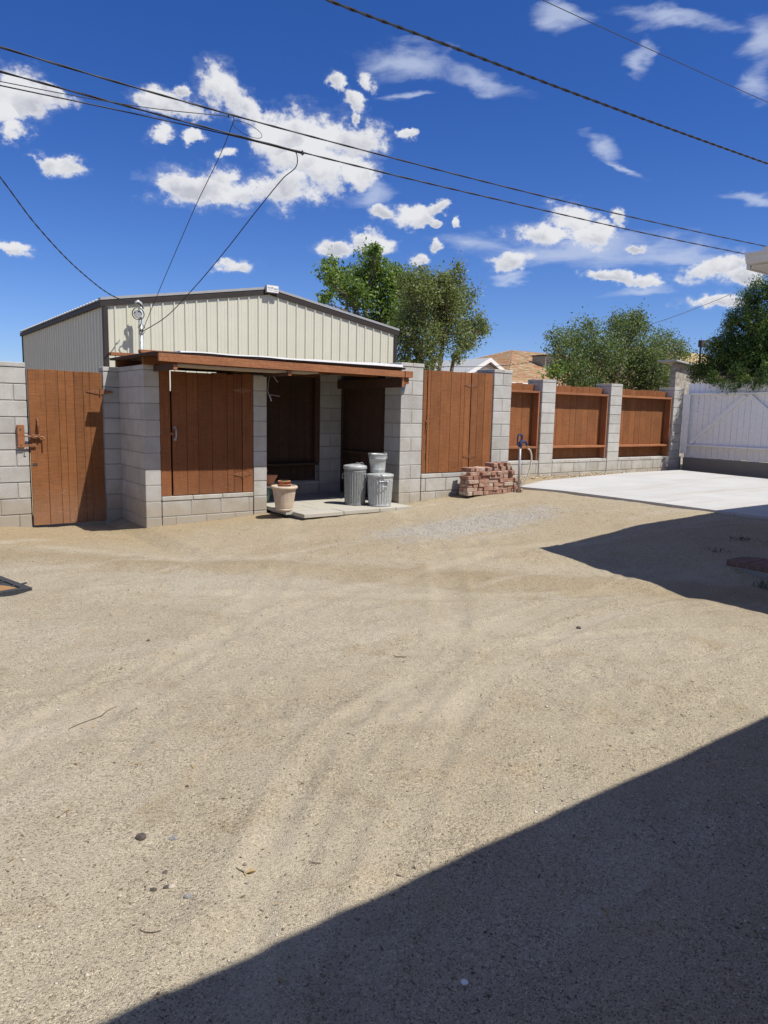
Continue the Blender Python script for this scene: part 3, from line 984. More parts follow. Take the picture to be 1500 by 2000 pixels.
def blocks_x(parent, x0, x1, yf, depth, k0, k1, off=0.0, L=0.4064, end=None):
    """courses k0..k1 of blocks along x, faces at yf (towards -y); mortar core is set back"""
    for k in range(k0, k1):
        z0 = bed(k)
        cuts = [x0]
        s = (0.0 if k % 2 == 0 else L / 2) + off
        x = x0 - (s % L)
        while x < x1 - 1e-6:
            x += L
            if x0 + 0.03 < x < x1 - 0.03:
                cuts.append(x)
        cuts.append(x1)
        for a, b in zip(cuts[:-1], cuts[1:]):
            w = b - a - 0.009
            piece(parent, 'block', (w, depth - 0.004 * random.random(), CH - 0.012), ((a + b) / 2, yf + depth / 2 + random.uniform(-0.0015, 0.0025), z0 + CH / 2), 'block', 0.005)


def blocks_y(parent, y0, y1, xf, width, k0, k1, L=0.4064):
    for k in range(k0, k1):
        z0 = bed(k)
        cuts = [y0]
        y = y0 + (L if k % 2 == 0 else L / 2)
        while y < y1 - 0.05:
            cuts.append(y)
            y += L
        cuts.append(y1)
        for a, b in zip(cuts[:-1], cuts[1:]):
            piece(parent, 'block', (width - 0.002 * random.random(), b - a - 0.009, CH - 0.010), (xf + width / 2 + random.uniform(-0.001, 0.001), (a + b) / 2, z0 + CH / 2), 'block', 0.005)


def caps_x(parent, x0, x1, yf, depth, z0, z1, L=0.4064):
    x = x0
    while x < x1 - 0.02:
        b = min(x + L, x1)
        if x1 - b < 0.08:
            b = x1
        piece(parent, 'cap_block', (b - x - 0.006, depth + 0.006, z1 - z0 - 0.006), ((x + b) / 2, yf + depth / 2 - 0.002, (z0 + z1) / 2), 'block', 0.005)
        x = b


def core(parent, x0, x1, y0, y1, z0, z1, i=0.010):
    part(parent, 'mortar', MB().box(x0 + i, x1 - i, y0 + i, y1 - i, z0, z1 - i), 'mortar')


YF, YS, YT = 9.941, 8.921, 8.335

# ------------------------------------------------------------------ left wall and plank gate
wall = thing('block_wall', (0.3, YF, 0), 'grey concrete block wall left of the plank gate', 'wall')
core(wall, -2.69, 1.757, YF, YF + 0.2, -0.15, 2.0)
blocks_x(wall, -2.69, 1.757, YF, 0.2, -6, 4, 0.17)
caps_x(wall, -2.69, 1.757, YF, 0.2, bed(4), 2.01)

gp = thing('block_pillar', (2.77, YF, 0), 'shaded block pillar between the left plank gate and the shed corner', 'pillar', 'block pillars')
core(gp, 2.675, 2.90, YF, YF + 0.2, -0.15, 2.0)
blocks_x(gp, 2.675, 2.90, YF, 0.2, -6, 4, 0.0)
caps_x(gp, 2.675, 2.90, YF, 0.2, bed(4), 2.01)


def planks_x(parent, edges, yf, th, z0, z1, mat, jit=0.006, gap=0.0028, tops=None):
    for i, (a, b) in enumerate(zip(edges[:-1], edges[1:])):
        zt = z1 + random.uniform(-jit, jit)
        piece(parent, 'plank', (b - a - gap, th, zt - z0), ((a + b) / 2, yf + th / 2 + random.uniform(0, 0.004), (z0 + zt) / 2), mat, 0.003,
              (0, random.uniform(-0.0012, 0.0012), 0))


gate = thing('plank_gate', (2.2, YF, 0), 'worn red-brown plank gate with slide bolt beside the left block wall', 'gate', 'red-brown plank gates')
planks_x(gate, [1.772, 1.97, 2.12, 2.205, 2.31, 2.42, 2.50, 2.66], YF - 0.014, 0.028, -0.028, 1.93, 'brown_gate')
part(gate, 'gap_stop', MB().cbox(1.70, 1.80, YF + 0.203, YF + 0.24, -0.05, 1.93), 'brown_shade')  # dark strip added behind the gap so no light shows through
for z in (0.25, 1.68):
    part(gate, 'batten', MB().cbox(1.79, 2.64, YF + 0.0195, YF + 0.058, z - 0.05, z + 0.05), 'brown')


def pull_handle(parent, x, y, z0, z1, mat):
    m = MB()
    zc, h = (z0 + z1) / 2, (z1 - z0) / 2
    pts = [(x, y - 0.004, z0), (x, y - 0.03, z0 + 0.02), (x, y - 0.04, zc), (x, y - 0.03, z1 - 0.02), (x, y - 0.004, z1)]
    m.tube(pts, [0.009, 0.010, 0.013, 0.010, 0.009], 8)
    m.cbox(x - 0.016, x + 0.016, y - 0.006, y - 0.001, z0 - 0.02, z0 + 0.015, 0.002)
    m.cbox(x - 0.016, x + 0.016, y - 0.006, y - 0.001, z1 - 0.015, z1 + 0.02, 0.002)
    return part(parent, 'handle', m, mat)


def butterfly_hinge(parent, x, y, z, l=0.13, mat='brown_metal'):
    m = MB()
    for s in (-1, 1):
        poly = [(x + s * 0.012, z + 0.034), (x + s * l, z + 0.006), (x + s * l, z - 0.006), (x + s * 0.012, z - 0.034)]
        if s < 0:
            poly = poly[::-1]
        m.yprism(poly[::-1], y - 0.005, y - 0.0008)
        for q in (0.35, 0.75):
            m.lathe([(0.0001, -0.003), (0.006, -0.002), (0.006, 0.002)], 6, (x + s * l * q, y - 0.006, z))
    m.tube([(x, y - 0.008, z - 0.045), (x, y - 0.008, z + 0.045)], 0.009, 8)
    return part(parent, 'hinge', m, mat)


pull_handle(gate, 1.862, YF - 0.014, 1.16, 1.315, 'brown_metal')
butterfly_hinge(gate, 2.63, YF - 0.015, 1.68, 0.17)
bolt = MB()
bolt.tube([(1.70, YF - 0.045, 1.105), (1.925, YF - 0.045, 1.095)], 0.010, 8)
bolt.tube([(1.915, YF - 0.045, 1.096), (1.93, YF - 0.075, 1.07), (1.932, YF - 0.08, 1.02)], 0.009, 8)
for bx_ in (1.80, 1.87):
    bolt.cbox(bx_ - 0.012, bx_ + 0.012, YF - 0.062, YF - 0.017, 1.08, 1.122, 0.004)
bolt.cbox(1.785, 1.89, YF - 0.022, YF - 0.0155, 1.075, 1.128, 0.002)
part(gate, 'slide_bolt', bolt, 'brown_metal')
hasp = MB()
hasp.cbox(1.69, 1.84, YF - 0.040, YF - 0.032, 0.975, 1.005, 0.002)
hasp.tube([(1.72, YF - 0.045, 0.985), (1.72, YF - 0.06, 0.955), (1.735, YF - 0.05, 0.94)], 0.006, 6)
part(gate, 'hasp', hasp, 'brown_metal')
part(gate, 'dark_knot_hole', MB().box(1.79, 1.845, YF - 0.0155, YF - 0.0125, 0.735, 0.765), 'felt')
lb = thing('latch_block', (1.665, YF - 0.02, 0.96), 'short brown timber block bolted upright to the left block wall', 'timber block')
part(lb, 'timber', MB().cbox(1.625, 1.705, YF - 0.046, YF - 0.003, 0.965, 1.245, 0.004), 'brown_rail')
for z in (1.205, 1.005):
    part(lb, 'bolt_head', MB().tube([(1.663, YF - 0.046, z), (1.663, YF - 0.054, z)], 0.013, 8), 'brass')

# ------------------------------------------------------------------ shed
shed = thing('tool_shed', (4.6, 9.0, 0), 'open-fronted grey block tool shed with brown plank door and flat roof', 'shed')


def pillar(name, x0, x1, y0, y1, k0, k1, ztop, label=None, along='x', single=False):
    p = part(shed, name, MB().box(x0 + 0.007, x1 - 0.007, y0 + 0.007, y1 - 0.007, -0.2, ztop - 0.007), 'mortar', origin=((x0 + x1) / 2, y0, 0))
    if label:
        p['label'] = label
    return p


# corner pillar carrying the left side wall
pc = pillar('side_wall', 2.875, 3.072, YS, YF - 0.004, -6, 4, 2.0)
blocks_y(pc, YS, YF - 0.004, 2.875, 0.197, -6, 4)
for a, b in ((YS, YS + 0.4), (YS + 0.4, YS + 0.8), (YS + 0.8, YF - 0.004)):
    piece(pc, 'cap_block', (0.2, b - a - 0.006, 0.055), (2.9735, (a + b) / 2, 1.981), 'block', 0.005)
pm = pillar('middle_pillar', 4.340, 4.542, YS, YS + 0.2, -6, 4, 1.96)
blocks_x(pm, 4.340, 4.542, YS, 0.2, -6, 4)
pb = pillar('back_pillar', 5.99, 6.395, YF, YF + 0.2, -6, 5, 2.1)
blocks_x(pb, 5.99, 6.395, YF, 0.2, -6, 5)
pr = pillar('corner_pillar', 6.372, 6.783, YT, YT + 0.40, -5, 5, 2.2)
for k in range(-5, 5):
    if k % 2 == 0:
        blocks = [(6.372, 6.783)]
    else:
        blocks = [(6.372, 6.577), (6.577, 6.783)]
    for a, b in blocks:
        if k % 2 == 0:
            for y0, y1 in ((YT, YT + 0.2), (YT + 0.2, YT + 0.4)):
                piece(pr, 'block', (b - a - 0.009, y1 - y0 - 0.006, CH - 0.010), ((a + b) / 2, (y0 + y1) / 2, bed(k) + CH / 2), 'block', 0.005)
        else:
            piece(pr, 'block', (b - a - 0.009, 0.397, CH - 0.010), ((a + b) / 2, YT + 0.2, bed(k) + CH / 2), 'block', 0.005)
for a, b in ((6.365, 6.577), (6.577, 6.79)):
    piece(pr, 'cap_block', (b - a - 0.004, 0.41, 0.052), ((a + b) / 2, YT + 0.2, 2.178), 'block', 0.005)
# the sill wall under the closet door
sl = pillar('sill_wall', 3.076, 4.336, YS, YS + 0.2, -6, -4, 0.383)
blocks_x(sl, 3.076, 4.336, YS, 0.2, -6, -4, 0.23)
caps_x(sl, 3.076, 4.336, YS, 0.2, bed(-4), 0.383)
bs = pillar('back_sill_wall', 3.08, 5.985, YF, YF + 0.2, -6, -4, 0.383)
blocks_x(bs, 3.08, 5.985, YF, 0.2, -6, -4, 0.1)
caps_x(bs, 3.08, 5.985, YF, 0.2, bed(-4), 0.383)

# closet door
part(shed, 'door_jamb', MB().cbox(3.076, 3.207, YS + 0.012, YS + 0.038, 0.384, 2.03), 'brown_worn')
part(shed, 'hinge_stile', MB().cbox(4.186, 4.336, YS + 0.012, YS + 0.038, 0.384, 1.96), 'brown_worn')
door = part(shed, 'door', MB().cbox(3.24, 4.17, YS + 0.042, YS + 0.075, 0.55, 0.65), 'brown', origin=(3.7, YS, 0.4))
for a, b in zip([3.228, 3.42, 3.57, 3.76, 3.97, 4.06], [3.42, 3.57, 3.76, 3.97, 4.06, 4.178]):
    zt = 1.945 + random.uniform(-0.006, 0.006)
    piece(door, 'plank', (b - a - 0.0035, 0.026, zt - 0.388), ((a + b) / 2, YS + 0.026 + random.uniform(0, 0.003), (zt + 0.388) / 2), 'brown_worn', 0.003)
part(door, 'batten', MB().cbox(3.24, 4.17, YS + 0.042, YS + 0.075, 1.65, 1.75), 'brown')
h = MB()
h.tube([(3.262, YS + 0.010, 1.105), (3.262, YS - 0.028, 1.125), (3.262, YS - 0.034, 1.175), (3.262, YS - 0.028, 1.225), (3.262, YS + 0.010, 1.245)], [0.008, 0.009, 0.011, 0.009, 0.008], 8)
h.cbox(3.246, 3.278, YS + 0.006, YS + 0.012, 1.085, 1.118, 0.002)
h.cbox(3.246, 3.278, YS + 0.006, YS + 0.012, 1.232, 1.262, 0.002)
part(door, 'handle', h, 'steel')
part(door, 'latch', MB().cbox(3.19, 3.245, YS - 0.002, YS + 0.012, 1.155, 1.185, 0.003), 'brown_metal')
for z in (0.628, 1.74):
    butterfly_hinge(door, 4.182, YS + 0.012, z, 0.13, 'brown_metal')

# plank walls inside
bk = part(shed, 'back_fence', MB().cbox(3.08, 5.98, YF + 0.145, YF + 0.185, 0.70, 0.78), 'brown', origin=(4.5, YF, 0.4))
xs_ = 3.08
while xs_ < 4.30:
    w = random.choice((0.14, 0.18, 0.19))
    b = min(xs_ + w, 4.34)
    piece(bk, 'plank', (b - xs_ - 0.003, 0.022, 1.34), ((xs_ + b) / 2, YF + 0.13, 0.385 + 0.67), 'brown_shade', 0.003)
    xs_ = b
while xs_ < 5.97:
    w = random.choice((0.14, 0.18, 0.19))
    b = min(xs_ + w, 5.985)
    piece(bk, 'plank', (b - xs_ - 0.003, 0.022, 1.705), ((xs_ + b) / 2, YF + 0.13, 0.385 + 0.8525), 'brown_shade', 0.003)
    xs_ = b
part(bk, 'rail', MB().cbox(4.55, 5.97, YF - 0.01, YF + 0.115, 0.635, 0.675), 'brown_shade')
part(bk, 'stile', MB().cbox(6.40, 6.456, YF + 0.02, YF + 0.10, 0.15, 2.0), 'brown_shade')
part(bk, 'stile', MB().cbox(5.90, 5.985, YF - 0.012, YF + 0.1, 0.68, 2.0), 'brown_shade')
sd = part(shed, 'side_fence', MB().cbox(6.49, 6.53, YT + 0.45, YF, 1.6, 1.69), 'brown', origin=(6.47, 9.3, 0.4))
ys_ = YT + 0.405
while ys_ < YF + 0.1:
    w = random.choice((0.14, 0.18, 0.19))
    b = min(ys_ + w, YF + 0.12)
    piece(sd, 'plank', (0.022, b - ys_ - 0.003, 1.935), (6.47, (ys_ + b) / 2, 0.15 + 0.9675), 'brown_shade', 0.003)
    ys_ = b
part(sd, 'rail', MB().cbox(6.40, 6.458, YT + 0.41, YF - 0.005, 0.835, 0.872), 'brown_shade')
dv = part(shed, 'light_stop_divider', MB().cbox(4.46, 4.50, YS + 0.42, YF, 1.0, 1.09), 'brown', origin=(4.44, 9.4, 0.4))  # unseen partition added to keep the closet dark
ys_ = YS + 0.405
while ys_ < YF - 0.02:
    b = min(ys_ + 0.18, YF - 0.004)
    piece(dv, 'plank', (0.022, b - ys_ - 0.003, 1.9), (4.44, (ys_ + b) / 2, 0.98), 'brown_shade', 0.003)
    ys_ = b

# roof
roof = part(shed, 'roof', MB().box(2.80, 6.369, 8.245, 8.738, 2.098, 2.112).box(2.80, 6.56, 8.738, YF + 0.10, 2.098, 2.112), 'brown_shade', origin=(4.6, 9.0, 2.1))
part(roof, 'felt', MB().box(2.785, 6.366, 8.222, 8.738, 2.1125, 2.124).box(2.785, 6.58, 8.738, YF + 0.12, 2.1125, 2.124), 'felt')
# ragged white-coated edge that lies over the felt and lifts a little
m = MB()
N = 64
top, bot = [], []
for i in range(N + 1):
    x = 3.08 + (6.30 - 3.08) * i / N
    lift = 0.006 * math.sin(x * 2.1) + 0.004 * math.sin(x * 7.7 + 1)
    top.append((x, 2.152 + lift * 0.7 + 0.01 * math.sin(x * 1.3)))
    bot.append((x, 2.127 + max(0, lift)))
m.yprism(bot + top[::-1], 8.212, 8.9)
part(roof, 'coated_sheet', m, 'flash')
fas = [(2.825, 2.018), (3.4, 2.006), (4.2, 2.000), (5.2, 1.998), (5.9, 1.992), (6.33, 1.988), (6.33, 2.072), (5.9, 2.076), (5.2, 2.086), (4.2, 2.094), (3.4, 2.102), (2.825, 2.106)]
part(roof, 'fascia', MB().yprism(fas, 8.20, 8.241), 'brown_rail')
part(roof, 'fascia_end', MB().cbox(6.345, 6.482, 8.205, 8.30, 1.988, 2.078, 0.003), 'brown_rail')
part(roof, 'corbel', MB().cbox(6.36, 6.44, 8.244, 8.332, 1.90, 1.985, 0.004), 'brown')
for x in (3.005, 4.49, 5.45, 6.31):
    zl = 1.93 if x < 6 else 1.85
    part(roof, 'rafter', MB().cbox(x, x + 0.045, 8.243 if x != 5.45 else 8.6, YF + 0.1, zl if x != 5.45 else 2.0, 2.003 if x < 6 else 1.984, 0.003), 'brown_shade')
    if x != 5.45:
        part(roof, 'rafter_end', MB().cbox(x - 0.001, x + 0.046, 8.231 if x < 6 else 8.236, 8.2425, zl - 0.001, 1.994 if x < 6 else 1.98, 0.002), 'brown_rail')  # sunlit ends coloured lighter than the shade-coloured rafter sides
sof = MB()
pts_t, pts_b = [], []
for i in range(25):
    x = 3.06 + (4.95 - 3.06) * i / 24
    sag = -0.022 * math.sin((x - 3.06) / 1.9 * math.pi) - 0.004 * (x - 3.06)
    pts_b.append((x, 1.990 + sag * 0.35 - 0.012))
    pts_t.append((x, 2.000 + sag * 0.35))
part(roof, 'soffit_panel', sof.yprism(pts_b + pts_t[::-1], 8.262, 8.62), 'ply')
part(roof, 'header', MB().cbox(2.86, 6.34, 8.86, 8.915, 2.004, 2.096, 0.003), 'brown')
part(roof, 'header', MB().cbox(2.86, 6.40, YF + 0.02, YF + 0.06, 2.012, 2.097, 0.003), 'brown')
part(roof, 'screw_cap', MB().lathe([(0.0001, 0.05), (0.022, 0.045), (0.028, 0.02), (0.024, 0.0)], 10, (6.06, 8.45, 2.14)), 'wire', True)

t = thing('loose_board', (2.95, 9.5, 2.13), 'short red-brown board lying on the roof edge at far left of the shed', 'board', 'boards lying on the shed roof')
part(t, 'timber', MB().cbox(2.645, 3.25, 9.42, 9.51, 2.126, 2.166, 0.003), 'brown_rail')
t = thing('loose_board', (3.15, 9.0, 2.13), 'short red-brown board on the shed roof just below the grey mast', 'board', 'boards lying on the shed roof')
part(t, 'timber', MB().cbox(2.86, 3.42, 8.95, 9.04, 2.146, 2.186, 0.003), 'brown_rail')

# ------------------------------------------------------------------ tall gate and its pillar
tall = thing('plank_gate', (7.5, YT, 0.4), 'tall clean brown plank gate above the brick stack', 'gate', 'red-brown plank gates')
part(tall, 'stile', MB().cbox(6.79, 6.862, YT + 0.01, YT + 0.04, 0.60, 2.118), 'brown')
planks_x(tall, [6.882, 6.935, 7.13, 7.335, 7.53, 7.61, 7.735], YT + 0.012, 0.026, 0.603, 2.122, 'brown', 0.004)
planks_x(tall, [7.752, 7.885, 8.03, 8.205], YT + 0.012, 0.026, 0.603, 2.13, 'brown', 0.004)
for z in (0.84, 1.93):
    butterfly_hinge(tall, 7.744, YT + 0.012, z, 0.145)
    part(tall, 'batten', MB().cbox(6.9, 8.2, YT + 0.042, YT + 0.08, z - 0.05, z + 0.05), 'brown')
lt = MB().tube([(6.85, YT - 0.006, 1.36), (6.87, YT - 0.03, 1.375), (6.92, YT - 0.03, 1.36)], 0.008, 6)
lt.cbox(6.845, 6.88, YT - 0.004, YT + 0.009, 1.30, 1.39, 0.003)
lt.tube([(6.862, YT - 0.01, 1.31), (6.85, YT - 0.02, 1.25)], 0.007, 6)
part(tall, 'latch', lt, 'brown_metal')

tw = thing('low_block_wall', (7.5, YT, 0), 'low block wall under the tall brown gate behind the bricks', 'wall', 'low block walls')
core(tw, 6.79, 8.215, YT, YT + 0.2, -0.1, 0.59)
blocks_x(tw, 6.787, 8.215, YT, 0.2, -5, -3, 0.32)
caps_x(tw, 6.787, 8.215, YT, 0.2, bed(-3), 0.594)
p3 = thing('block_pillar', (8.42, YT, 0), 'tall block pillar right of the tall brown gate behind the standpipe', 'pillar', 'block pillars')
core(p3, 8.222, 8.622, YT, YT + 0.4, -0.1, 2.19)
for k in range(-5, 5):
    if k % 2 == 1:
        for y0, y1 in ((YT, YT + 0.2), (YT + 0.2, YT + 0.4)):
            piece(p3, 'block', (0.391, y1 - y0 - 0.006, CH - 0.010), (8.422, (y0 + y1) / 2, bed(k) + CH / 2), 'block', 0.005)
    else:
        for a, b in ((8.222, 8.422), (8.422, 8.622)):
            piece(p3, 'block', (b - a - 0.009, 0.391, CH - 0.010), ((a + b) / 2, YT + 0.2, bed(k) + CH / 2), 'block', 0.005)
for a, b in ((8.215, 8.422), (8.422, 8.629)):
    piece(p3, 'cap_block', (b - a - 0.004, 0.41, 0.052), ((a + b) / 2, YT + 0.2, 2.178), 'block', 0.005)
rw = thing('closet_wall', (8.52, 9.2, 0), 'block return wall behind the tall gate pillar', 'wall')
core(rw, 8.42, 8.62, YT + 0.41, YF + 0.2, -0.1, 2.1)
blocks_y(rw, YT + 0.41, YF + 0.2, 8.42, 0.2, -5, 5)

# ------------------------------------------------------------------ fence along the slab
lw = thing('low_block_wall', (12, YF, 0), 'long low block wall under the three brown fence panels', 'wall', 'low block walls')
core(lw, 8.63, 16.24, YF, YF + 0.4, -0.1, 0.588)
blocks_x(lw, 8.63, 11.135, YF, 0.4, -6, -3, 0.0)
blocks_x(lw, 11.555, 13.325, YF, 0.4, -6, -3, 0.13)
blocks_x(lw, 13.745, 15.725, YF, 0.4, -6, -3, 0.29)
caps_x(lw, 8.63, 11.135, YF, 0.4, bed(-3), 0.592)
caps_x(lw, 11.555, 13.325, YF, 0.4, bed(-3), 0.592)
caps_x(lw, 13.745, 15.725, YF, 0.4, bed(-3), 0.592)
POSTS = [(11.145, 'block post nearest the standpipe between two fence panels'), (13.335, 'middle block post between the two wide fence panels'), (15.735, 'block corner post beside the white gate in dappled shade')]
for x, lab in POSTS:
    p = thing('block_pillar', (x + 0.2, YF, 0), lab, 'pillar', 'block pillars')
    core(p, x, x + 0.40, YF - 0.003, YF + 0.4, -0.1, 2.2)
    for k in range(-6, 5):
        hgt = CH
        piece(p, 'block', (0.402 - 0.006, 0.41, hgt - 0.010), (x + 0.2, YF + 0.198, bed(k) + hgt / 2), 'block', 0.005)
    piece(p, 'cap_block', (0.404, 0.416, 0.055), (x + 0.2, YF + 0.198, 2.183), 'block', 0.005)

PANELS = [(8.64, 11.14, None, 'brown board fence panel half hidden behind the tall gate pillar'),
          (11.552, 13.33, [11.555, 11.66, 11.85, 12.04, 12.27, 12.45, 12.66, 12.86, 13.12, 13.328], 'wide brown board fence panel in the middle of the low wall'),
          (13.742, 15.73, [13.745, 13.92, 14.13, 14.34, 14.55, 14.70, 14.74, 14.98, 15.20, 15.31, 15.51, 15.728], 'brown board fence panel with tree shadow next to the white gate')]
for x0, x1, ed, lab in PANELS:
    f = thing('fence_panel', ((x0 + x1) / 2, YF + 0.2, 0.6), lab, 'fence panel', 'board panels of the fence')
    if ed is None:
        ed = [x0]
        while ed[-1] < x1 - 0.16:
            ed.append(ed[-1] + random.choice((0.15, 0.19, 0.2)))
        ed[-1] = x1 - 0.002
    planks_x(f, ed, YF + 0.200, 0.022, 0.595, 2.118, 'brown', 0.010, 0.004)
    for z in (0.855, 1.955):
        part(f, 'rail', MB().cbox(x0 + 0.005, x1 - 0.005, YF + 0.035, YF + 0.197, z - 0.021, z + 0.021, 0.003), 'brown_rail')
    part(f, 'stile', MB().cbox(x1 - 0.045, x1 - 0.005, YF + 0.04, YF + 0.196, 0.88, 1.93, 0.003), 'brown_rail')
    part(f, 'stile', MB().cbox(x1 - 0.045, x1 - 0.005, YF + 0.04, YF + 0.196, 0.597, 0.832, 0.003), 'brown_rail')
    part(f, 'stile', MB().cbox(x0 + 0.005, x0 + 0.045, YF + 0.04, YF + 0.196, 0.88, 1.93, 0.003), 'brown_rail')

# ------------------------------------------------------------------ white gate
wg = thing('white_gate', (16.2, 7.0, 0.5), 'white board gate with diagonal braces and scalloped top', 'gate')
yy = 9.86
while yy > 3.0:
    w = 0.137
    zt = 2.335 + random.uniform(-0.012, 0.012)
    r = w / 2 - 0.002
    key = 'picket_mesh'
    if key not in CACHE:
        prof = [(-r, 0.575), (r, 0.575), (r, 2.335 - 0.045)] + [(r * math.cos(a), 2.29 + 0.045 * math.sin(a)) for a in (0.35, 0.8, 1.2, 1.57, 1.94, 2.34, 2.79)] + [(-r, 2.29)]
        CACHE[key] = MB().xprism(prof, 0.0, 0.022).mesh('picket', 'white_wood')
    link('picket', CACHE[key], (16.2 + random.uniform(0, 0.005), yy - w / 2, zt - 2.335), wg)
    yy -= w + random.uniform(0.001, 0.004)
part(wg, 'top_rail', MB().cbox(16.115, 16.199, 3.0, 9.78, 2.058, 2.098, 0.003), 'white_wood')
part(wg, 'bottom_rail', MB().cbox(16.115, 16.199, 3.0, 9.76, 0.845, 0.885, 0.003), 'white_wood')


def brace(y0, z0, y1, z1, w=0.085):
    d = Vector((y1 - y0, z1 - z0)).normalized()
    n = Vector((-d.y, d.x)) * w / 2
    poly = [(y0 + n.x, z0 + n.y), (y0 - n.x, z0 - n.y), (y1 - n.x, z1 - n.y), (y1 + n.x, z1 + n.y)]
    part(wg, 'brace', MB().xprism(poly, 16.152, 16.1985), 'white_wood')


brace(9.70, 0.915, 8.46, 2.03)
brace(8.36, 2.03, 6.95, 0.915)
part(wg, 'end_board', MB().cbox(16.085, 16.113, 9.745, 9.90, 0.66, 2.075, 0.003), 'white_wood')
for y, z in ((9.57, 1.98), (9.58, 1.87), (9.585, 1.66), (9.17, 1.98), (8.9, 0.87)):
    part(wg, 'nail_head', MB().tube([(16.199, y, z), (16.192, y, z)], 0.010, 6), 'felt')
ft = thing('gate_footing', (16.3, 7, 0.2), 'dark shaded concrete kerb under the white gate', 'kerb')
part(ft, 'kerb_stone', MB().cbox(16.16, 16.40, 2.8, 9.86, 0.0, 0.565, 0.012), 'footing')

# ------------------------------------------------------------------ paving, pots and bins in the shed
pv = thing('paving', (5.5, 8.6, 0.1), 'pale concrete paving slabs on the shed floor', 'paving')
PZ = 0.178
prow = [(7.985, 8.30, [4.59, 5.20, 5.79, 6.07, 6.362]), (8.305, 8.75, [4.50, 4.98, 5.62, 6.02, 6.362]), (8.755, 9.30, [4.36 + 0.19, 5.2, 5.8, 6.362]), (9.305, 9.93, [4.58, 5.2, 5.8, 6.455])]
for y0, y1, xs in prow:
    for a, b in zip(xs[:-1], xs[1:]):
        piece(pv, 'paver', (b - a - 0.008, y1 - y0 - 0.008, 0.05), ((a + b) / 2, (y0 + y1) / 2, PZ - 0.025 + random.uniform(-0.003, 0.003)), 'paver', 0.004, (random.uniform(-0.004, 0.004), random.uniform(-0.004, 0.004), 0))
part(pv, 'bedding', MB().box(4.65, 6.355, 8.05, 9.92, -0.05, PZ - 0.053), 'mortar')


def bin_thing(cx, cy, z0, h, r, label, rot=0.0, body='galv'):
    b = thing('rubbish_bin', (cx, cy, z0), label, 'bin', 'galvanised bins in the shed')
    n = 112
    prof = [(r * 0.80, 0.004), (r * 0.84, 0.0), (r * 0.86, 0.012), (r * 0.84, 0.03), (r * 0.845, 0.045), (r * 0.93, h * 0.80), (r * 0.935, h * 0.82), (r * 0.95, h * 0.84), (r * 0.935, h * 0.86), (r * 0.95, h * 0.93), (r * 0.965, h * 0.95)]

    def flute(k, z):
        if 0.035 < z < h * 0.81:
            return 1.0 + 0.022 * (1 if (k % 4) in (0, 1) else -1)
        return 1.0
    part(b, 'body', MB().lathe(prof, n, (cx, cy, z0), flute).lathe([(0.0001, 0.01), (r * 0.83, 0.01)], 24, (cx, cy, z0)), body)
    lid = part(b, 'lid', MB().lathe([(r * 0.99, h * 0.905), (r * 1.0, h * 0.91), (r * 1.0, h * 0.965), (r * 0.97, h * 0.985), (r * 0.90, h * 0.985), (r * 0.86, h * 0.995), (r * 0.3, h * 1.02), (0.0001, h * 1.022)], 40, (cx, cy, z0)), 'galv', True, (cx, cy, z0 + h))
    for s in (rot, rot + math.pi):
        dx, dy = math.cos(s), math.sin(s)
        q = Vector((cx + dx * r * 0.95, cy + dy * r * 0.95, z0 + h * 0.74))
        tx, ty = -dy, dx
        m = MB()
        m.tube([q + Vector((tx * 0.05, ty * 0.05, 0.02)), q + Vector((tx * 0.055 + dx * 0.012, ty * 0.055 + dy * 0.012, -0.01)), q + Vector((tx * 0.03 + dx * 0.02, ty * 0.03 + dy * 0.02, -0.05)),
                q + Vector((-tx * 0.03 + dx * 0.02, -ty * 0.03 + dy * 0.02, -0.05)), q + Vector((-tx * 0.055 + dx * 0.012, -ty * 0.055 + dy * 0.012, -0.01)), q + Vector((-tx * 0.05, -ty * 0.05, 0.02))], 0.0045, 6)
        m.tube([q + Vector((tx * 0.065, ty * 0.065, 0.02)), q + Vector((-tx * 0.065, -ty * 0.065, 0.02))], 0.008, 6)
        part(b, 'handle', m, 'steel')
    return b


bb = bin_thing(5.965, 8.24, PZ + 0.004, 0.455, 0.190, 'small fluted galvanised bin with pale lid in sun at the paving edge', -1.9)
part(bb, 'lid_wire', MB().tube([(5.82, 8.13, 0.72), (5.87, 8.075, 0.63), (5.93, 8.045, 0.56), (5.965, 8.045, 0.47)], 0.004, 6), 'steel')
b1 = bin_thing(5.715, 8.50, PZ + 0.004, 0.565, 0.172, 'taller fluted galvanised bin in shade left of the small bin', -0.9, 'galv_dull')
part(b1, 'lid_wire', MB().tube([(5.66, 8.45, 0.758), (5.69, 8.42, 0.785), (5.73, 8.43, 0.77), (5.77, 8.41, 0.785), (5.80, 8.42, 0.757)], 0.005, 6), 'steel')
part(b1, 'bail', MB().tube([(5.66, 8.335, 0.30), (5.715, 8.325, 0.42), (5.77, 8.325, 0.52), (5.81, 8.335, 0.60)], 0.004, 6), 'steel')
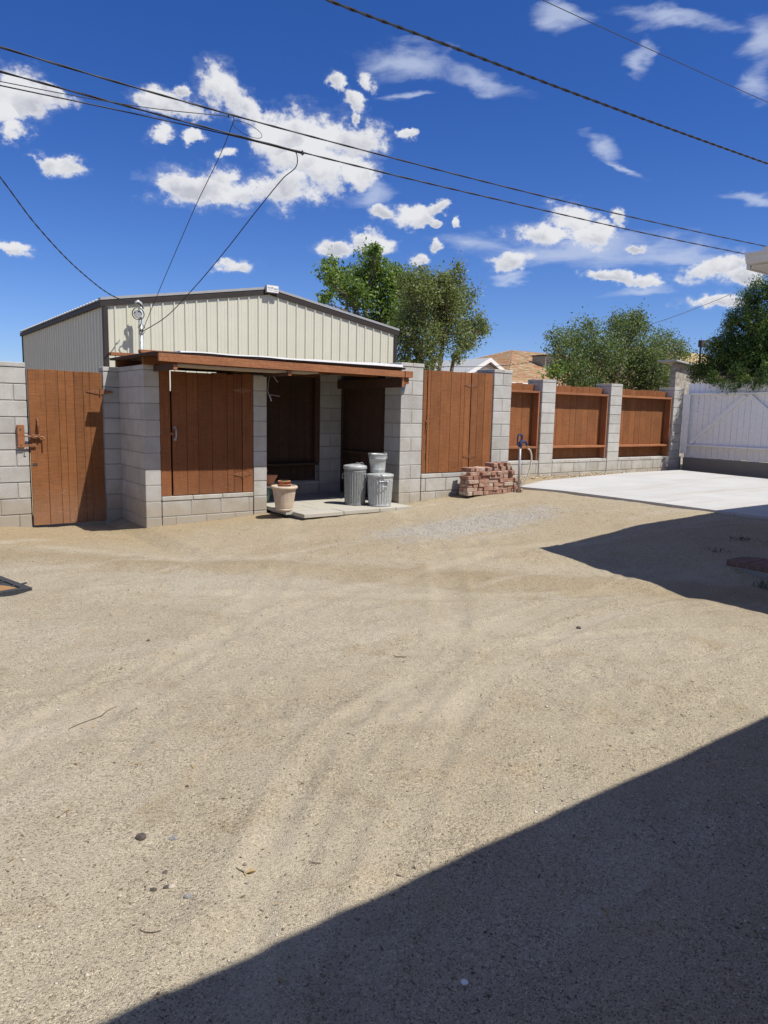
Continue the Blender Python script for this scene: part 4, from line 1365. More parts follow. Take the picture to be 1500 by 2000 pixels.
# bucket on the bin lid
bk_ = thing('bucket', (5.975, 8.325, 0.64), 'galvanised bucket standing on the lid of the small bin', 'bucket')
BZ = 0.6475
BX_, BY_ = 5.975, 8.325
part(bk_, 'body', MB().lathe([(r * 0.80, z) for r, z in [(0.128, 0.0), (0.132, 0.004), (0.134, 0.03), (0.138, 0.035), (0.138, 0.045), (0.135, 0.05), (0.152, 0.185), (0.157, 0.19), (0.157, 0.198), (0.154, 0.203), (0.166, 0.252), (0.172, 0.258), (0.169, 0.264), (0.160, 0.258), (0.125, 0.01), (0.0001, 0.01)]], 48, (BX_, BY_, BZ)), 'galv', True)
for s in (-1, 1):
    part(bk_, 'handle_ear', MB().cbox(BX_ + s * 0.128 - 0.006, BX_ + s * 0.128 + 0.006, BY_ - 0.03, BY_ + 0.03, BZ + 0.21, BZ + 0.275, 0.003), 'galv')
part(bk_, 'bail', MB().tube([(BX_ + 0.134 * math.cos(a), BY_ - 0.138 * math.sin(a), BZ + 0.252 - 0.06 * math.sin(a)) for a in np.linspace(0, math.pi, 17)], 0.003, 6), 'steel')

# fluted cream pot with a terracotta saucer in it
pot = thing('flower_pot', (4.53, 8.42, 0.178), 'large fluted cream flower pot with rolled rim at the paving corner', 'flower pot', 'flower pots beside the shed')
pc_ = (4.53, 8.41, 0.181)
PS = 0.83
sc = lambda pr: [(r * PS if r > 0.001 else r, z) for r, z in pr]
part(pot, 'body', MB().lathe(sc([(0.0001, 0.01), (0.125, 0.0), (0.136, 0.006), (0.139, 0.022), (0.134, 0.032), (0.138, 0.04), (0.180, 0.27), (0.184, 0.285), (0.178, 0.30), (0.16, 0.305), (0.15, 0.29)]), 96, pc_, lambda k, z: 1.0 + (0.012 * (1 if k % 2 < 1 else -1) if 0.038 < z < 0.275 else 0)), 'pot_cream')
part(pot, 'rim', MB().lathe(sc([(0.172, 0.288), (0.19, 0.283), (0.207, 0.292), (0.214, 0.308), (0.207, 0.325), (0.19, 0.331), (0.172, 0.325), (0.168, 0.305)]), 48, pc_), 'pot_cream', True)
part(pot, 'soil', MB().lathe(sc([(0.172, 0.30), (0.09, 0.305), (0.0001, 0.306)]), 24, pc_), 'soil')
for i, (z, r, mt, lab) in enumerate(((0.488, 0.090, 'terracotta', 'shallow terracotta dish resting in the cream pot'), (0.532, 0.082, 'terracotta', 'terracotta dish topped with moss stacked on another in the cream pot'))):
    d = solo('dish', MB().lathe([(0.0001, 0.0), (r * 0.86, 0.0), (r * 0.97, 0.030), (r * 1.03, 0.032), (r * 1.03, 0.042), (r * 0.93, 0.042), (r * 0.85, 0.012), (0.0001, 0.012)], 32, (4.53, 8.41, z)), mt, (4.53, 8.41, z), lab, 'dish', 'dishes in the cream pot', True)
    if i == 1:
        part(d, 'moss', MB().lathe([(r * 0.9, 0.034), (r * 0.5, 0.046), (0.0001, 0.05)], 16, (4.53, 8.41, z)), 'weed', True)

gpz = 0.178
gpot = thing('flower_pot', (4.665, 9.32, gpz), 'green plastic pot with pale rim behind the middle pillar', 'flower pot', 'flower pots beside the shed')
gc = (4.665, 9.32, gpz)
part(gpot, 'body', MB().lathe([(0.0001, 0.0), (0.09, 0.0), (0.115, 0.11), (0.112, 0.118), (0.130, 0.222), (0.0001, 0.222)], 32, gc), 'pot_green', True)
part(gpot, 'rim', MB().lathe([(0.128, 0.220), (0.141, 0.220), (0.145, 0.240), (0.137, 0.247), (0.0001, 0.247)], 32, gc), 'pot_cream')
pl = thing('planter', (4.70, 9.32, 0.4255), 'terracotta trough planter standing on the green pot', 'planter')
m = MB()
zb = 0.4255
for (z0, z1, a0, a1) in ((0, 0.105, 0.115, 0.15), (0.105, 0.148, 0.16, 0.167)):
    vs = [(4.69 + sx * a * 0.95, 9.32 + sy * a * 0.7, zb + z) for z, a in ((z0, a0), (z1, a1)) for sx, sy in ((-1, -1), (1, -1), (1, 1), (-1, 1))]
    m.add(vs, [(0, 1, 5, 4), (1, 2, 6, 5), (2, 3, 7, 6), (3, 0, 4, 7), (3, 2, 1, 0), (4, 5, 6, 7)])
part(pl, 'trough', m, 'terracotta')
t = thing('flower_pot', (4.68, 9.32, 0.574), 'small terracotta pot on top of the trough planter', 'flower pot', 'flower pots beside the shed')
part(t, 'body', MB().lathe([(0.0001, 0), (0.045, 0.0), (0.06, 0.05), (0.07, 0.05), (0.072, 0.072), (0.06, 0.072), (0.055, 0.04), (0.0001, 0.04)], 24, (4.68, 9.32, 0.5745)), 'terracotta')
solo('garden_hose', MB().tube([(4.70 + 0.15 * math.cos(a), 9.47 + 0.02 * math.cos(a), 0.46 + 0.20 * math.sin(a)) for a in np.linspace(-0.5, math.pi * 1.1, 26)], 0.011, 8), 'green_hose', (4.7, 9.47, 0.46), 'arc of green garden hose behind the trough planter', 'hose', None, True)

# things hanging in the shed
hc = thing('hanging_cord', (4.62, 8.55, 1.9), 'grey cord with a metal snap hook hanging under the shed roof', 'cord')
part(hc, 'cord', MB().tube([(4.60, 8.96, 1.95), (4.575, 8.95, 1.85), (4.56, 8.94, 1.74), (4.60, 8.95, 1.66)], 0.006, 6).tube([(4.66, 8.96, 1.95), (4.69, 8.95, 1.90), (4.72, 8.95, 1.87)], 0.006, 6), 'bare_wire')
part(hc, 'snap_hook', MB().tube([(4.585, 8.94, 1.69), (4.60, 8.94, 1.66), (4.615, 8.94, 1.61)], 0.010, 6).tube([(4.60, 8.95, 1.70), (4.66, 8.95, 1.69), (4.75, 8.95, 1.68)], 0.004, 6), 'steel')
bt = MB()
for (a, b, c_) in (((6.372, 8.318, 1.895), (6.405, 8.312, 1.90), (6.40, 8.315, 1.80)), ((6.385, 8.305, 1.88), (6.42, 8.31, 1.87), (6.39, 8.30, 1.79))):
    A, B, C_ = Vector(a), Vector(b), Vector(c_)
    o_ = Vector((0, 0.005, 0))
    bt.add([A, B, C_, A + o_, B + o_, C_ + o_], [(0, 1, 2), (5, 4, 3), (0, 3, 4, 1), (1, 4, 5, 2), (2, 5, 3, 0)])
bt.lathe([(0.0001, -0.03), (0.018, -0.02), (0.022, 0.0), (0.016, 0.02), (0.0001, 0.03)], 8, (6.395, 8.315, 1.86))
solo('blue_tag', bt, 'blue_tag', (6.395, 8.32, 1.86), 'small bright blue tag hung on the shed corner pillar', 'tag')

# ------------------------------------------------------------------ brick stack
stk = thing('brick_stack', (8.0, 8.15, 0.27), 'loose stack of used red bricks against the tall gate wall', 'bricks')
BL, BW, BH = 0.203, 0.095, 0.057


def brick(x, y, z, along=True, rz=0.0, ry=0.0):
    d = (BL, BW, BH)
    key = ('brick', random.randint(0, 3))
    if key not in CACHE:
        m = MB().cbox(-BL / 2, BL / 2, -BW / 2, BW / 2, -BH / 2, BH / 2, 0.006)
        m.v = [(a + random.uniform(-0.003, 0.003), b + random.uniform(-0.003, 0.003), c_ + random.uniform(-0.002, 0.002)) for a, b, c_ in m.v]
        CACHE[key] = m.mesh('brick', 'brick')
    return link('brick', CACHE[key], (x - 0.10, y, z), stk, (random.uniform(-0.02, 0.02), ry + random.uniform(-0.02, 0.02), rz + (0 if along else math.pi / 2)))


zg0 = 0.272
rowz = 0.0595
for row in range(5):
    z = zg0 + BH / 2 + row * rowz
    xL = 7.50 + 0.004 * row
    xR = (8.60, 8.60, 8.58, 8.57, 8.50)[row]
    x = xL
    first = row % 2
    while x < xR - 0.06:
        header = (random.random() < (0.75 if row == 0 else 0.42)) if x > xL else (row % 2 == 0)
        w = BW if header else BL
        y = 8.02 + random.uniform(-0.016, 0.012)
        if header:
            brick(x + w / 2, y + BL / 2 - BW / 2, z, False, random.uniform(-0.05, 0.05))
        else:
            brick(x + w / 2, y, z, True, random.uniform(-0.04, 0.04))
            brick(x + w / 2, y + BW + 0.008, z, True, random.uniform(-0.03, 0.03))
        x += w + random.uniform(0.004, 0.016)
zt = zg0 + BH / 2 + 5 * rowz
for x, dz, al, rz in ((7.66, 0, True, 0.05), (7.80, 0, False, 0.1), (7.91, 0, False, -0.04), (8.01, 0, False, 0.02), (8.13, 0, False, 0.06), (8.26, 0, True, -0.1), (8.40, 0, False, 0.3)):
    brick(x, 8.04, zt + dz, al, rz)
for x, r_ in ((7.72, 0.08), (7.97, -0.05), (8.20, 0.1)):
    brick(x, 8.09, zt + rowz, False if x < 8 else True, r_)
for x, k, al, rz in ((7.63, 1, False, 0.1), (7.86, 1, False, -0.2), (8.12, 2, False, 0.05), (8.24, 2, False, 0.12), (8.30, 1, False, -0.1), (8.38, 2, False, 0.25), (8.42, 1, False, 0.1)):
    brick(x, 8.12, zt + k * rowz + 0.001, al, rz)
brick(8.53, 8.10, zg0 + 0.33, True, 0.5, 0.35)
brick(8.56, 8.02, zg0 + 0.19, True, -0.3, 0.25)
brick(8.58, 8.00, zg0 + BH / 2 + 0.004, False, 0.35)
for row in range(5):
    brick(7.80, 8.265, zg0 + BH / 2 + row * rowz, True)
    brick(8.02, 8.265, zg0 + BH / 2 + row * rowz, True)
    brick(8.24, 8.265, zg0 + BH / 2 + row * rowz, True)

# ------------------------------------------------------------------ yard hydrant with hose
hy = thing('standpipe', (8.42, 7.9, 0.28), 'grey standpipe with dark blue handle beside the brick stack', 'standpipe')
hx, hyy = 8.425, 7.90
part(hy, 'pipe', MB().tube([(hx, hyy, 0.2), (hx - 0.012, hyy, 1.03)], 0.019, 12), 'steel', True)
hd = MB()
hd.tube([(hx - 0.012, hyy, 1.0), (hx - 0.012, hyy, 1.05)], 0.033, 12)
hd.tube([(hx - 0.012, hyy, 1.05), (hx - 0.012, hyy, 1.09)], [0.036, 0.024], 12)
hd.tube([(hx, hyy, 1.075), (hx + 0.05, hyy - 0.02, 1.085), (hx + 0.09, hyy - 0.03, 1.06), (hx + 0.105, hyy - 0.035, 1.02)], [0.024, 0.022, 0.02, 0.019], 10)
part(hy, 'valve_head', hd, 'blue_iron')
lv = MB()
lv.tube([(hx - 0.005, hyy, 1.08), (hx + 0.022, hyy, 1.13), (hx + 0.02, hyy, 1.17), (hx - 0.02, hyy, 1.195), (hx - 0.06, hyy, 1.19), (hx - 0.075, hyy, 1.16), (hx - 0.078, hyy, 1.09), (hx - 0.08, hyy, 1.03)], [0.015, 0.017, 0.018, 0.017, 0.015, 0.013, 0.012, 0.012], 8)
lv.tube([(hx - 0.08, hyy, 1.035), (hx - 0.01, hyy, 1.03)], 0.011, 8)
part(hy, 'lever', lv, 'blue_iron')
part(hy, 'hose_union', MB().tube([(hx + 0.105, hyy - 0.035, 1.022), (hx + 0.113, hyy - 0.037, 0.985)], 0.02, 12), 'brass')
solo('garden_hose', MB().tube([(hx + 0.112, hyy - 0.037, 0.992), (hx + 0.125, hyy - 0.04, 0.975), (hx + 0.165, hyy - 0.05, 0.945), (hx + 0.195, hyy - 0.05, 0.88), (hx + 0.205, hyy - 0.05, 0.80), (hx + 0.20, hyy - 0.04, 0.70), (hx + 0.185, hyy - 0.03, 0.60), (hx + 0.155, hyy - 0.01, 0.50),
                            (hx + 0.12, hyy + 0.02, 0.42), (hx + 0.07, hyy + 0.06, 0.35), (hx + 0.02, hyy + 0.12, 0.31), (hx + 0.04, hyy + 0.30, 0.295), (hx + 0.16, hyy + 0.42, 0.295)], 0.0135, 10), 'hose', (hx + 0.1, hyy, 0.3), 'pale garden hose arching down from the standpipe spout', 'hose', None, True)

# ------------------------------------------------------------------ metal building behind the fence
BX0, BX1, BY0, BY1, RIDGE = 5.225, 14.275, 19.046, 29.75, 9.75


def gable(x):
    return 4.735 - abs(x - RIDGE) * 0.169


mbd = thing('metal_building', (RIDGE, BY0, 0.2), 'cream ribbed metal building with dark bronze trim behind the shed', 'building')


def panel_profile(x0, x1, first):
    """positions and heights across a ribbed sheet with a rib every foot"""
    out = [(x0, 0.0)]
    k = 0
    while True:
        c = first + 0.3048 * k
        k += 1
        if c - 0.15 > x1:
            break
        for d, hgt in ((-0.032, 0), (-0.014, 0.032), (0.014, 0.032), (0.032, 0), (0.088, 0), (0.094, 0.005), (0.106, 0.005), (0.112, 0), (0.192, 0), (0.198, 0.005), (0.21, 0.005), (0.216, 0)):
            if x0 < c + d < x1:
                out.append((c + d, hgt))
    out.append((x1, 0.0))
    return out


R0 = 5.468
x = R0 - 0.152 - 0.9144
while x < BX1 - 0.02:
    a, b = max(x, BX0), min(x + 0.9144, BX1)
    if b - a > 0.05:
        pr_ = panel_profile(a, b, R0 + round((x + 0.152 - R0) / 0.3048) * 0.3048)
        vs = [(p_, BY0 - h_, 0.2) for p_, h_ in pr_] + [(p_, BY0 - h_, gable(p_)) for p_, h_ in pr_]
        n = len(pr_)
        part(mbd, 'wall_panel', MB().add(vs, [(i, i + 1, n + i + 1, n + i) for i in range(n - 1)]), 'cream_metal')
    x += 0.9144
y = BY0
while y < BY1 - 0.05:
    b = min(y + 0.9144, BY1)
    pr_ = panel_profile(y, b, y + 0.152)
    n = len(pr_)
    for xs, sg in ((BX0, -1), (BX1, 1)):
        vs = [(xs + sg * h_, p_, 0.2) for p_, h_ in pr_] + [(xs + sg * h_, p_, 3.96) for p_, h_ in pr_]
        part(mbd, 'wall_panel', MB().add(vs, [(i + 1, i, n + i, n + i + 1) for i in range(n - 1)]), 'cream_metal')
    for sg in (-1, 1):
        xe = RIDGE + sg * (RIDGE - BX0 + 0.10)
        vs = [(RIDGE, p_, gable(RIDGE) + 0.165 + h_) for p_, h_ in pr_] + [(xe, p_, gable(xe) + 0.165 + h_) for p_, h_ in pr_]
        vs2 = [(a_, b_, c_ - 0.03) for a_, b_, c_ in vs]
        fs = [(i, i + 1, n + i + 1, n + i) for i in range(n - 1)]
        fs2 = [(2 * n + i + 1, 2 * n + i, 3 * n + i, 3 * n + i + 1) for i in range(n - 1)]
        edge = [(n + i, n + i + 1, 3 * n + i + 1, 3 * n + i) for i in range(n - 1)]
        part(mbd, 'roof_panel', MB().add(vs + vs2, fs + fs2 + edge), 'roof_metal')
    y = b
part(mbd, 'wall_panel', MB().add([(BX0, BY1, 0.2), (BX1, BY1, 0.2), (BX1, BY1, 3.97), (RIDGE, BY1, gable(RIDGE)), (BX0, BY1, 3.97)], [(0, 1, 2, 3, 4)]), 'cream_metal')
for sg in (-1, 1):
    xe = RIDGE + sg * (RIDGE - BX0 + 0.11)
    xa = RIDGE + sg * 0.02
    for q, (lo, hi, y0, y1) in enumerate(((-0.015, 0.135, BY0 - 0.052, BY0 + 0.09),)):
        poly = [(xa, gable(xa) + lo), (xe, gable(xe) + lo), (xe, gable(xe) + hi), (xa, gable(xa) + hi)]
        part(mbd, 'rake_trim', MB().yprism(poly if sg > 0 else poly[::-1], y0, y1), 'bronze_metal')
    poly = [(xa, gable(xa) + 0.136), (xe, gable(xe) + 0.136), (xe, gable(xe) + 0.20), (xa, gable(xa) + 0.20)]
    part(mbd, 'roof_edge', MB().yprism(poly if sg > 0 else poly[::-1], BY0 - 0.064, BY0 + 0.1), 'roof_metal')
    xc = BX0 if sg < 0 else BX1
    part(mbd, 'corner_trim', MB().box(xc - (0.045 if sg < 0 else 0.065), xc + (0.065 if sg < 0 else 0.045), BY0 - 0.042, BY0 + 0.11, 0.2, 3.93), 'bronze_metal')
    part(mbd, 'eave_trim', MB().box(xc - (0.09 if sg < 0 else 0.0), xc + (0.0 if sg < 0 else 0.09), BY0 + 0.1, BY1 + 0.05, 3.955, 4.07), 'bronze_metal')
part(mbd, 'corner_trim', MB().box(BX0 - 0.045, BX0 + 0.06, BY1 - 0.1, BY1 + 0.02, 0.2, 3.95), 'bronze_metal')
sg_ = part(mbd, 'sign_box', MB().cbox(9.60, 9.985, BY0 - 0.16, BY0 - 0.066, 4.755, 4.965, 0.006), 'steel')
part(sg_, 'sign_face', MB().box(9.615, 9.97, BY0 - 0.168, BY0 - 0.1605, 4.77, 4.95), 'white_trim')
pm_ = MB()
random.seed(3)
for x0_, x1_, z_ in ((9.64, 9.79, 4.865), (9.83, 9.94, 4.845)):
    xx = x0_
    while xx < x1_:
        w = random.uniform(0.010, 0.020)
        pm_.box(xx, xx + w, BY0 - 0.171, BY0 - 0.1685, z_, z_ + random.uniform(0.035, 0.055))
        xx += w + 0.009
pm_.box(9.805, 9.811, BY0 - 0.171, BY0 - 0.1685, 4.79, 4.93)
pm_.box(9.65, 9.78, BY0 - 0.171, BY0 - 0.1685, 4.82, 4.833)
pm_.box(9.84, 9.94, BY0 - 0.171, BY0 - 0.1685, 4.805, 4.818)
part(sg_, 'print', pm_, 'sign_print')

# service mast on the front of the building
MX, MY = 5.985, 18.69
mast = thing('service_mast', (MX, MY, 0.2), 'grey electric service mast with cable loop in front of the cream building', 'mast')
part(mast, 'pipe', MB().tube([(MX, MY, 0.2), (MX + 0.02, MY, 4.0)], 0.052, 14), 'galv', True)
part(mast, 'weather_head', MB().tube([(MX + 0.02, MY, 3.98), (MX + 0.01, MY, 4.05), (MX - 0.05, MY - 0.02, 4.09), (MX - 0.12, MY - 0.04, 4.05)], [0.055, 0.058, 0.05, 0.04], 12), 'galv', True)
part(mast, 'meter_disc', MB().tube([(MX - 0.075, MY - 0.085, 3.79), (MX - 0.075, MY - 0.055, 3.79)], [0.098, 0.102], 24), 'rubber_grey')
loop = [(MX - 0.09 + 0.145 * math.cos(a), MY - 0.14 + 0.02 * math.sin(2 * a), 3.79 + 0.145 * math.sin(a)) for a in np.linspace(math.pi * 0.55, math.pi * 2.45, 30)]
part(mast, 'cable_loop', MB().tube(loop, 0.012, 6).tube([(MX - 0.10, MY - 0.05, 4.06), (MX - 0.03, MY - 0.12, 4.03), (MX + 0.05, MY - 0.13, 3.92)], 0.018, 6), 'wire')
for z in (3.32, 3.40):
    part(mast, 'clamp', MB().tube([(MX + 0.014, MY, z - 0.018), (MX + 0.014, MY, z + 0.018)], 0.062, 12), 'steel')
ct = MB()
for (dx, dz, sc) in ((0.05, 3.36, 1.0), (-0.02, 3.42, 0.8), (-0.10, 3.30, 0.7)):
    ct.tube([(MX + dx * 0.3, MY - 0.06, dz), (MX - 0.10 * sc, MY - 0.12, dz + 0.10 * sc), (MX - 0.02, MY - 0.20, dz + 0.16 * sc), (MX + 0.06 * sc, MY - 0.22, dz + 0.05), (MX - 0.04, MY - 0.18, dz - 0.04)], 0.007, 5)
part(mast, 'cable_tail', ct, 'wire')

# ------------------------------------------------------------------ overhead lines
def catenary(a, b, sag, n=40):
    a, b = Vector(a), Vector(b)
    return [a.lerp(b, i / n) - Vector((0, 0, sag * 4 * (i / n) * (1 - i / n))) for i in range(n + 1)]


def twisted(pts, r, pitch, off):
    m = MB()
    P = [Vector(p) for p in pts]
    fine, ph = [], 0.0
    for a, b in zip(P[:-1], P[1:]):
        L = (b - a).length
        n = max(1, int(L / (pitch / 6)))
        for i in range(n):
            fine.append((a.lerp(b, i / n), L / n))
    for s in (0, math.pi):
        ph, q = s, []
        for p, d in fine:
            ph += d / pitch * 2 * math.pi
            q.append(p + Vector((0, math.cos(ph), math.sin(ph))) * off)
        m.tube(q, r, 5, False)
    return m


def through(ctrl):
    """smooth curve through control points; tangents are scaled to the spacing so it never loops back"""
    P = [Vector(p) for p in ctrl]
    n = len(P)
    L = [(P[i + 1] - P[i]).length for i in range(n - 1)]
    T = []
    for i in range(n):
        if i == 0:
            T.append((P[1] - P[0]) / L[0])
        elif i == n - 1:
            T.append((P[-1] - P[-2]) / L[-1])
        else:
            d0, d1 = (P[i] - P[i - 1]) / L[i - 1], (P[i + 1] - P[i]) / L[i]
            T.append((d0 * L[i] + d1 * L[i - 1]) / (L[i] + L[i - 1]))
    out = []
    for i in range(n - 1):
        for k in range(8):
            u = k / 8
            h0, h1 = 2 * u ** 3 - 3 * u * u + 1, u ** 3 - 2 * u * u + u
            h2, h3 = -2 * u ** 3 + 3 * u * u, u ** 3 - u * u
            out.append(P[i] * h0 + T[i] * (L[i] * h1) + P[i + 1] * h2 + T[i + 1] * (L[i] * h3))
    out.append(P[-1])
    return out


LY = 14.0
GRP = 'overhead lines'
A = [(-14, LY, 8.0), (2.318, LY, 7.246), (4.188, LY, 7.205), (6.393, LY, 7.19), (9.969, LY, 7.22), (14.153, LY, 7.29), (19.653, LY, 7.45), (27.41, LY, 7.77), (45, LY, 8.8)]
solo('power_line', twisted(through(A), 0.013, 1.7, 0.008), 'wire', (6.4, LY, 7.2), 'uppermost black overhead line of the parallel pair crossing above the metal building', 'overhead line', GRP)
B = [(-14, LY, 7.5), (2.3, LY, 6.869), (4.134, LY, 6.85), (6.336, LY, 6.835), (7.944, LY, 6.838), (10.065, LY, 6.86), (14.175, LY, 6.94), (19.698, LY, 7.075), (25.683, LY, 7.294), (45, LY, 8.2)]
solo('power_line', twisted(through(B), 0.013, 1.4, 0.008), 'wire', (6.4, LY, 6.83), 'lower thick black overhead line of the pair, running into the house eave at right', 'overhead line', GRP)
Cc = [(-14, LY + 0.02, 6.6), (2.291, LY + 0.02, 6.663), (3.91, LY + 0.02, 6.736), (5.757, LY + 0.02, 6.800), (6.336, LY + 0.02, 6.815), (8.0, LY + 0.02, 6.82)]
solo('power_line', MB().tube(through(Cc), 0.012, 5), 'wire', (4, LY, 6.7), 'thin black line at left merging into the lower line of the pair', 'overhead line', GRP)
D = [(-14, LY - 0.05, 6.3), (2.292, LY - 0.05, 6.70), (3.399, LY - 0.05, 6.772), (4.823, LY - 0.05, 6.91), (6.285, LY - 0.05, 7.13)]
solo('power_line', MB().tube(through(D), 0.008, 5), 'wire', (4, LY, 6.8), 'thinnest line rising to the tap on the uppermost line', 'overhead line', GRP)
W = [(-6, 9.0, 7.6), (5.485, 9.0, 6.938), (7.611, 9.0, 6.995), (10.231, 9.0, 7.06), (13.258, 9.0, 7.155), (17.283, 9.0, 7.305), (30, 9.0, 7.9)]
solo('power_line', twisted(through(W), 0.013, 0.55, 0.012), 'wire', (9, 9, 7.0), 'twisted black line across the top right of the sky', 'overhead line', GRP)
W2 = [(2, 12.0, 10.4), (12.826, 12.0, 10.532), (17.016, 12.0, 10.68), (22.726, 12.0, 10.915), (40, 12.0, 11.7)]
solo('power_line', MB().tube(through(W2), 0.009, 5), 'wire', (17, 12, 10.7), 'single faint thin line high in the top right corner', 'overhead line', GRP)
W3 = [(24.0, 12.0, 12.55), (26.5, 12.0, 12.75), (40, 12.0, 13.6)]
# service drops
dr = [(6.40, LY, 7.19), (6.42, LY + 0.02, 7.12), (6.393, LY + 0.05, 7.02), (6.22, 15.6, 5.75), (6.10, 17.2, 4.50), (MX + 0.02, MY - 0.05, 3.36)]
solo('service_drop', MB().tube(through(dr), 0.008, 5).tube([(6.40 + 0.30 + 0.32 * math.cos(a), LY, 7.0 + 0.11 * math.sin(a) - 0.05 * math.cos(a)) for a in np.linspace(0, 6.28, 25)], 0.006, 5)
     .lathe([(0.0001, -0.03), (0.02, -0.02), (0.02, 0.02), (0.0001, 0.03)], 6, (6.28, LY - 0.05, 7.13)), 'wire', (6.4, LY, 7.1), 'thin service drop with a wire coil running down from the uppermost line to the mast', 'overhead line', 'service drops to the mast')
dr = [(7.55, LY, 6.835), (7.80, LY, 6.80), (7.86, LY + 0.05, 6.62), (7.72, LY + 0.4, 6.38), (7.42, 14.9, 5.85), (7.05, 16.0, 5.0), (6.70, 17.1, 4.25), (6.35, 18.1, 3.65), (MX + 0.05, MY - 0.05, 3.38)]
solo('service_drop', MB().tube(through(dr), 0.011, 5).lathe([(0.0001, -0.06), (0.025, -0.03), (0.025, 0.03), (0.0001, 0.06)], 6, (7.95, LY, 6.83)), 'wire', (7.9, LY, 6.8), 'kinked service drop hanging from the lower line down to the mast', 'overhead line', 'service drops to the mast')
dr = [(-2.0, 9.0, 7.2), (0.8, 12.2, 5.85), (1.95, 13.4, 5.27), (2.9, 14.8, 4.72), (4.1, 16.5, 4.25), (5.2, 17.9, 4.02), (MX - 0.12, MY - 0.05, 4.04)]
solo('service_drop', twisted(through(dr), 0.009, 0.5, 0.008), 'wire', (2.0, 13.4, 5.3), 'black service cable sagging from the left edge to the top of the mast', 'overhead line', 'service drops to the mast')
dr = [(34.0, 24, 6.18), (35.451, 24.0, 6.56), (41.09, 24.0, 8.277), (44.956, 24.0, 9.593), (52, 24, 12.4)]
solo('service_drop', MB().tube(through(dr), 0.016, 5), 'wire', (40, 24, 8), 'thin black wire rising over the small tree towards the juniper', 'overhead line')
dr = [(10, 23.0, 2.9), (19.0, 23.0, 3.35), (23.2, 23.0, 3.62), (26.4, 23.0, 4.10), (34, 23.0, 5.4)]
solo('service_drop', MB().tube(through(dr), 0.012, 5), 'wire', (24, 23, 3.7), 'thin wire running past the white gable to the roof cooler', 'overhead line')

# ------------------------------------------------------------------ trees
def leaves(blobs, per_m2, size, aspect, mat, seed, spread=0.24, droop=0.0, name='crown', squash=1.0, clump_leaves=26, upright=None):
    g = np.random.default_rng(seed)
    C_, out = [], []
    for (bx, by, bz, r) in blobs:
        nc = max(3, int(per_m2 * r * r))
        d = g.standard_normal((nc, 3))
        d /= np.linalg.norm(d, axis=1)[:, None]
        rr = r * g.random(nc) ** (1 / 2.6)
        c = np.array((bx, by, bz)) + d * rr[:, None] * np.array((1, 1, squash))
        k = clump_leaves
        p_ = c[:, None, :] + g.standard_normal((nc, k, 3)) * (spread * (0.25 + 0.5 * min(r, 0.7))) * (0.5 + 0.8 * g.random((nc, 1, 1)))
        # each clump hangs along its own twig
        tw = g.standard_normal((nc, 1, 3)) * np.array((1, 1, 0.5))
        tw /= np.linalg.norm(tw, axis=2)[..., None]
        p_ += tw * (g.random((nc, k, 1)) - 0.5) * 0.42 * r
        C_.append(p_.reshape(-1, 3))
    P_ = np.concatenate(C_)
    n = len(P_)
    a = g.standard_normal((n, 3))
    a[:, 2] -= droop
    if upright is not None:
        a = a * 0.55 + np.array(upright)
    a /= np.linalg.norm(a, axis=1)[:, None]
    b = np.cross(a, g.standard_normal((n, 3)))
    b /= np.linalg.norm(b, axis=1)[:, None]
    s = size * (0.6 + 0.8 * g.random(n))[:, None]
    v = np.stack([P_ - a * s * aspect * 0.5, P_ + b * s * 0.5, P_ + a * s * aspect * 0.5, P_ - b * s * 0.5], 1)
    return raw_mesh(name, v.reshape(-1, 3), 4, mat)


def limb(m, p0, p1, r0, r1, seed, wob=0.12):
    g = random.Random(seed)
    p0, p1 = Vector(p0), Vector(p1)
    n = 7
    L = (p1 - p0).length
    pts = [p0.lerp(p1, i / n) + (Vector((g.uniform(-1, 1), g.uniform(-1, 1), g.uniform(-0.4, 0.8))) * wob * L * 0.25 if 0 < i < n else Vector()) for i in range(n + 1)]
    m.tube(pts, [r0 + (r1 - r0) * i / n for i in range(n + 1)], 7)


def tree(name, base, forks, blobs, label, cat, group, r0, leafargs):
    """forks: list of points where the trunk's stems divide; limbs run from the nearest fork into each part of the crown"""
    t_ = thing(name, base, label, cat, group)
    m = MB()
    fk = []
    for i, f in enumerate(forks):
        limb(m, base, f, r0 * (1 - 0.15 * i), r0 * 0.6, i + 3, 0.10)
        fk.append(Vector(f))
    part(t_, 'trunk', m, 'bark', True)
    for i, b in enumerate(blobs):
        c = Vector(b[:3])
        f = min(fk, key=lambda q: (q - c).length)
        mm = MB()
        limb(mm, f, c, r0 * 0.42, 0.012, i + 40, 0.30)
        for k in range(3):
            g = random.Random(i * 7 + k)
            limb(mm, f.lerp(c, 0.6 + 0.1 * k), c + Vector((g.uniform(-1, 1), g.uniform(-1, 1), g.uniform(-0.4, 1))) * b[3] * 0.85, r0 * 0.16, 0.006, i * 5 + k, 0.25)
        part(t_, 'limb', mm, 'bark', True)
    me = leaves(blobs, seed=len(blobs), **leafargs)
    o = stuff(link('crown', me, (0, 0, 0), None))
    o.parent = t_
    o.location = tuple(-v for v in base)
    WLOC[o.name] = (0, 0, 0)
    return t_


def jitter_y(bl, amt, seed):
    """spread parts of a crown in depth, keeping the direction from which it is seen out of it: real crowns are as deep as wide"""
    g = random.Random(seed)
    out = []
    for x, y, z, r in bl:
        d = g.uniform(-amt, amt)
        k = (y + d) / y
        out.append((x * k, y + d, 1.5 + (z - 1.5) * k, r))
    return out


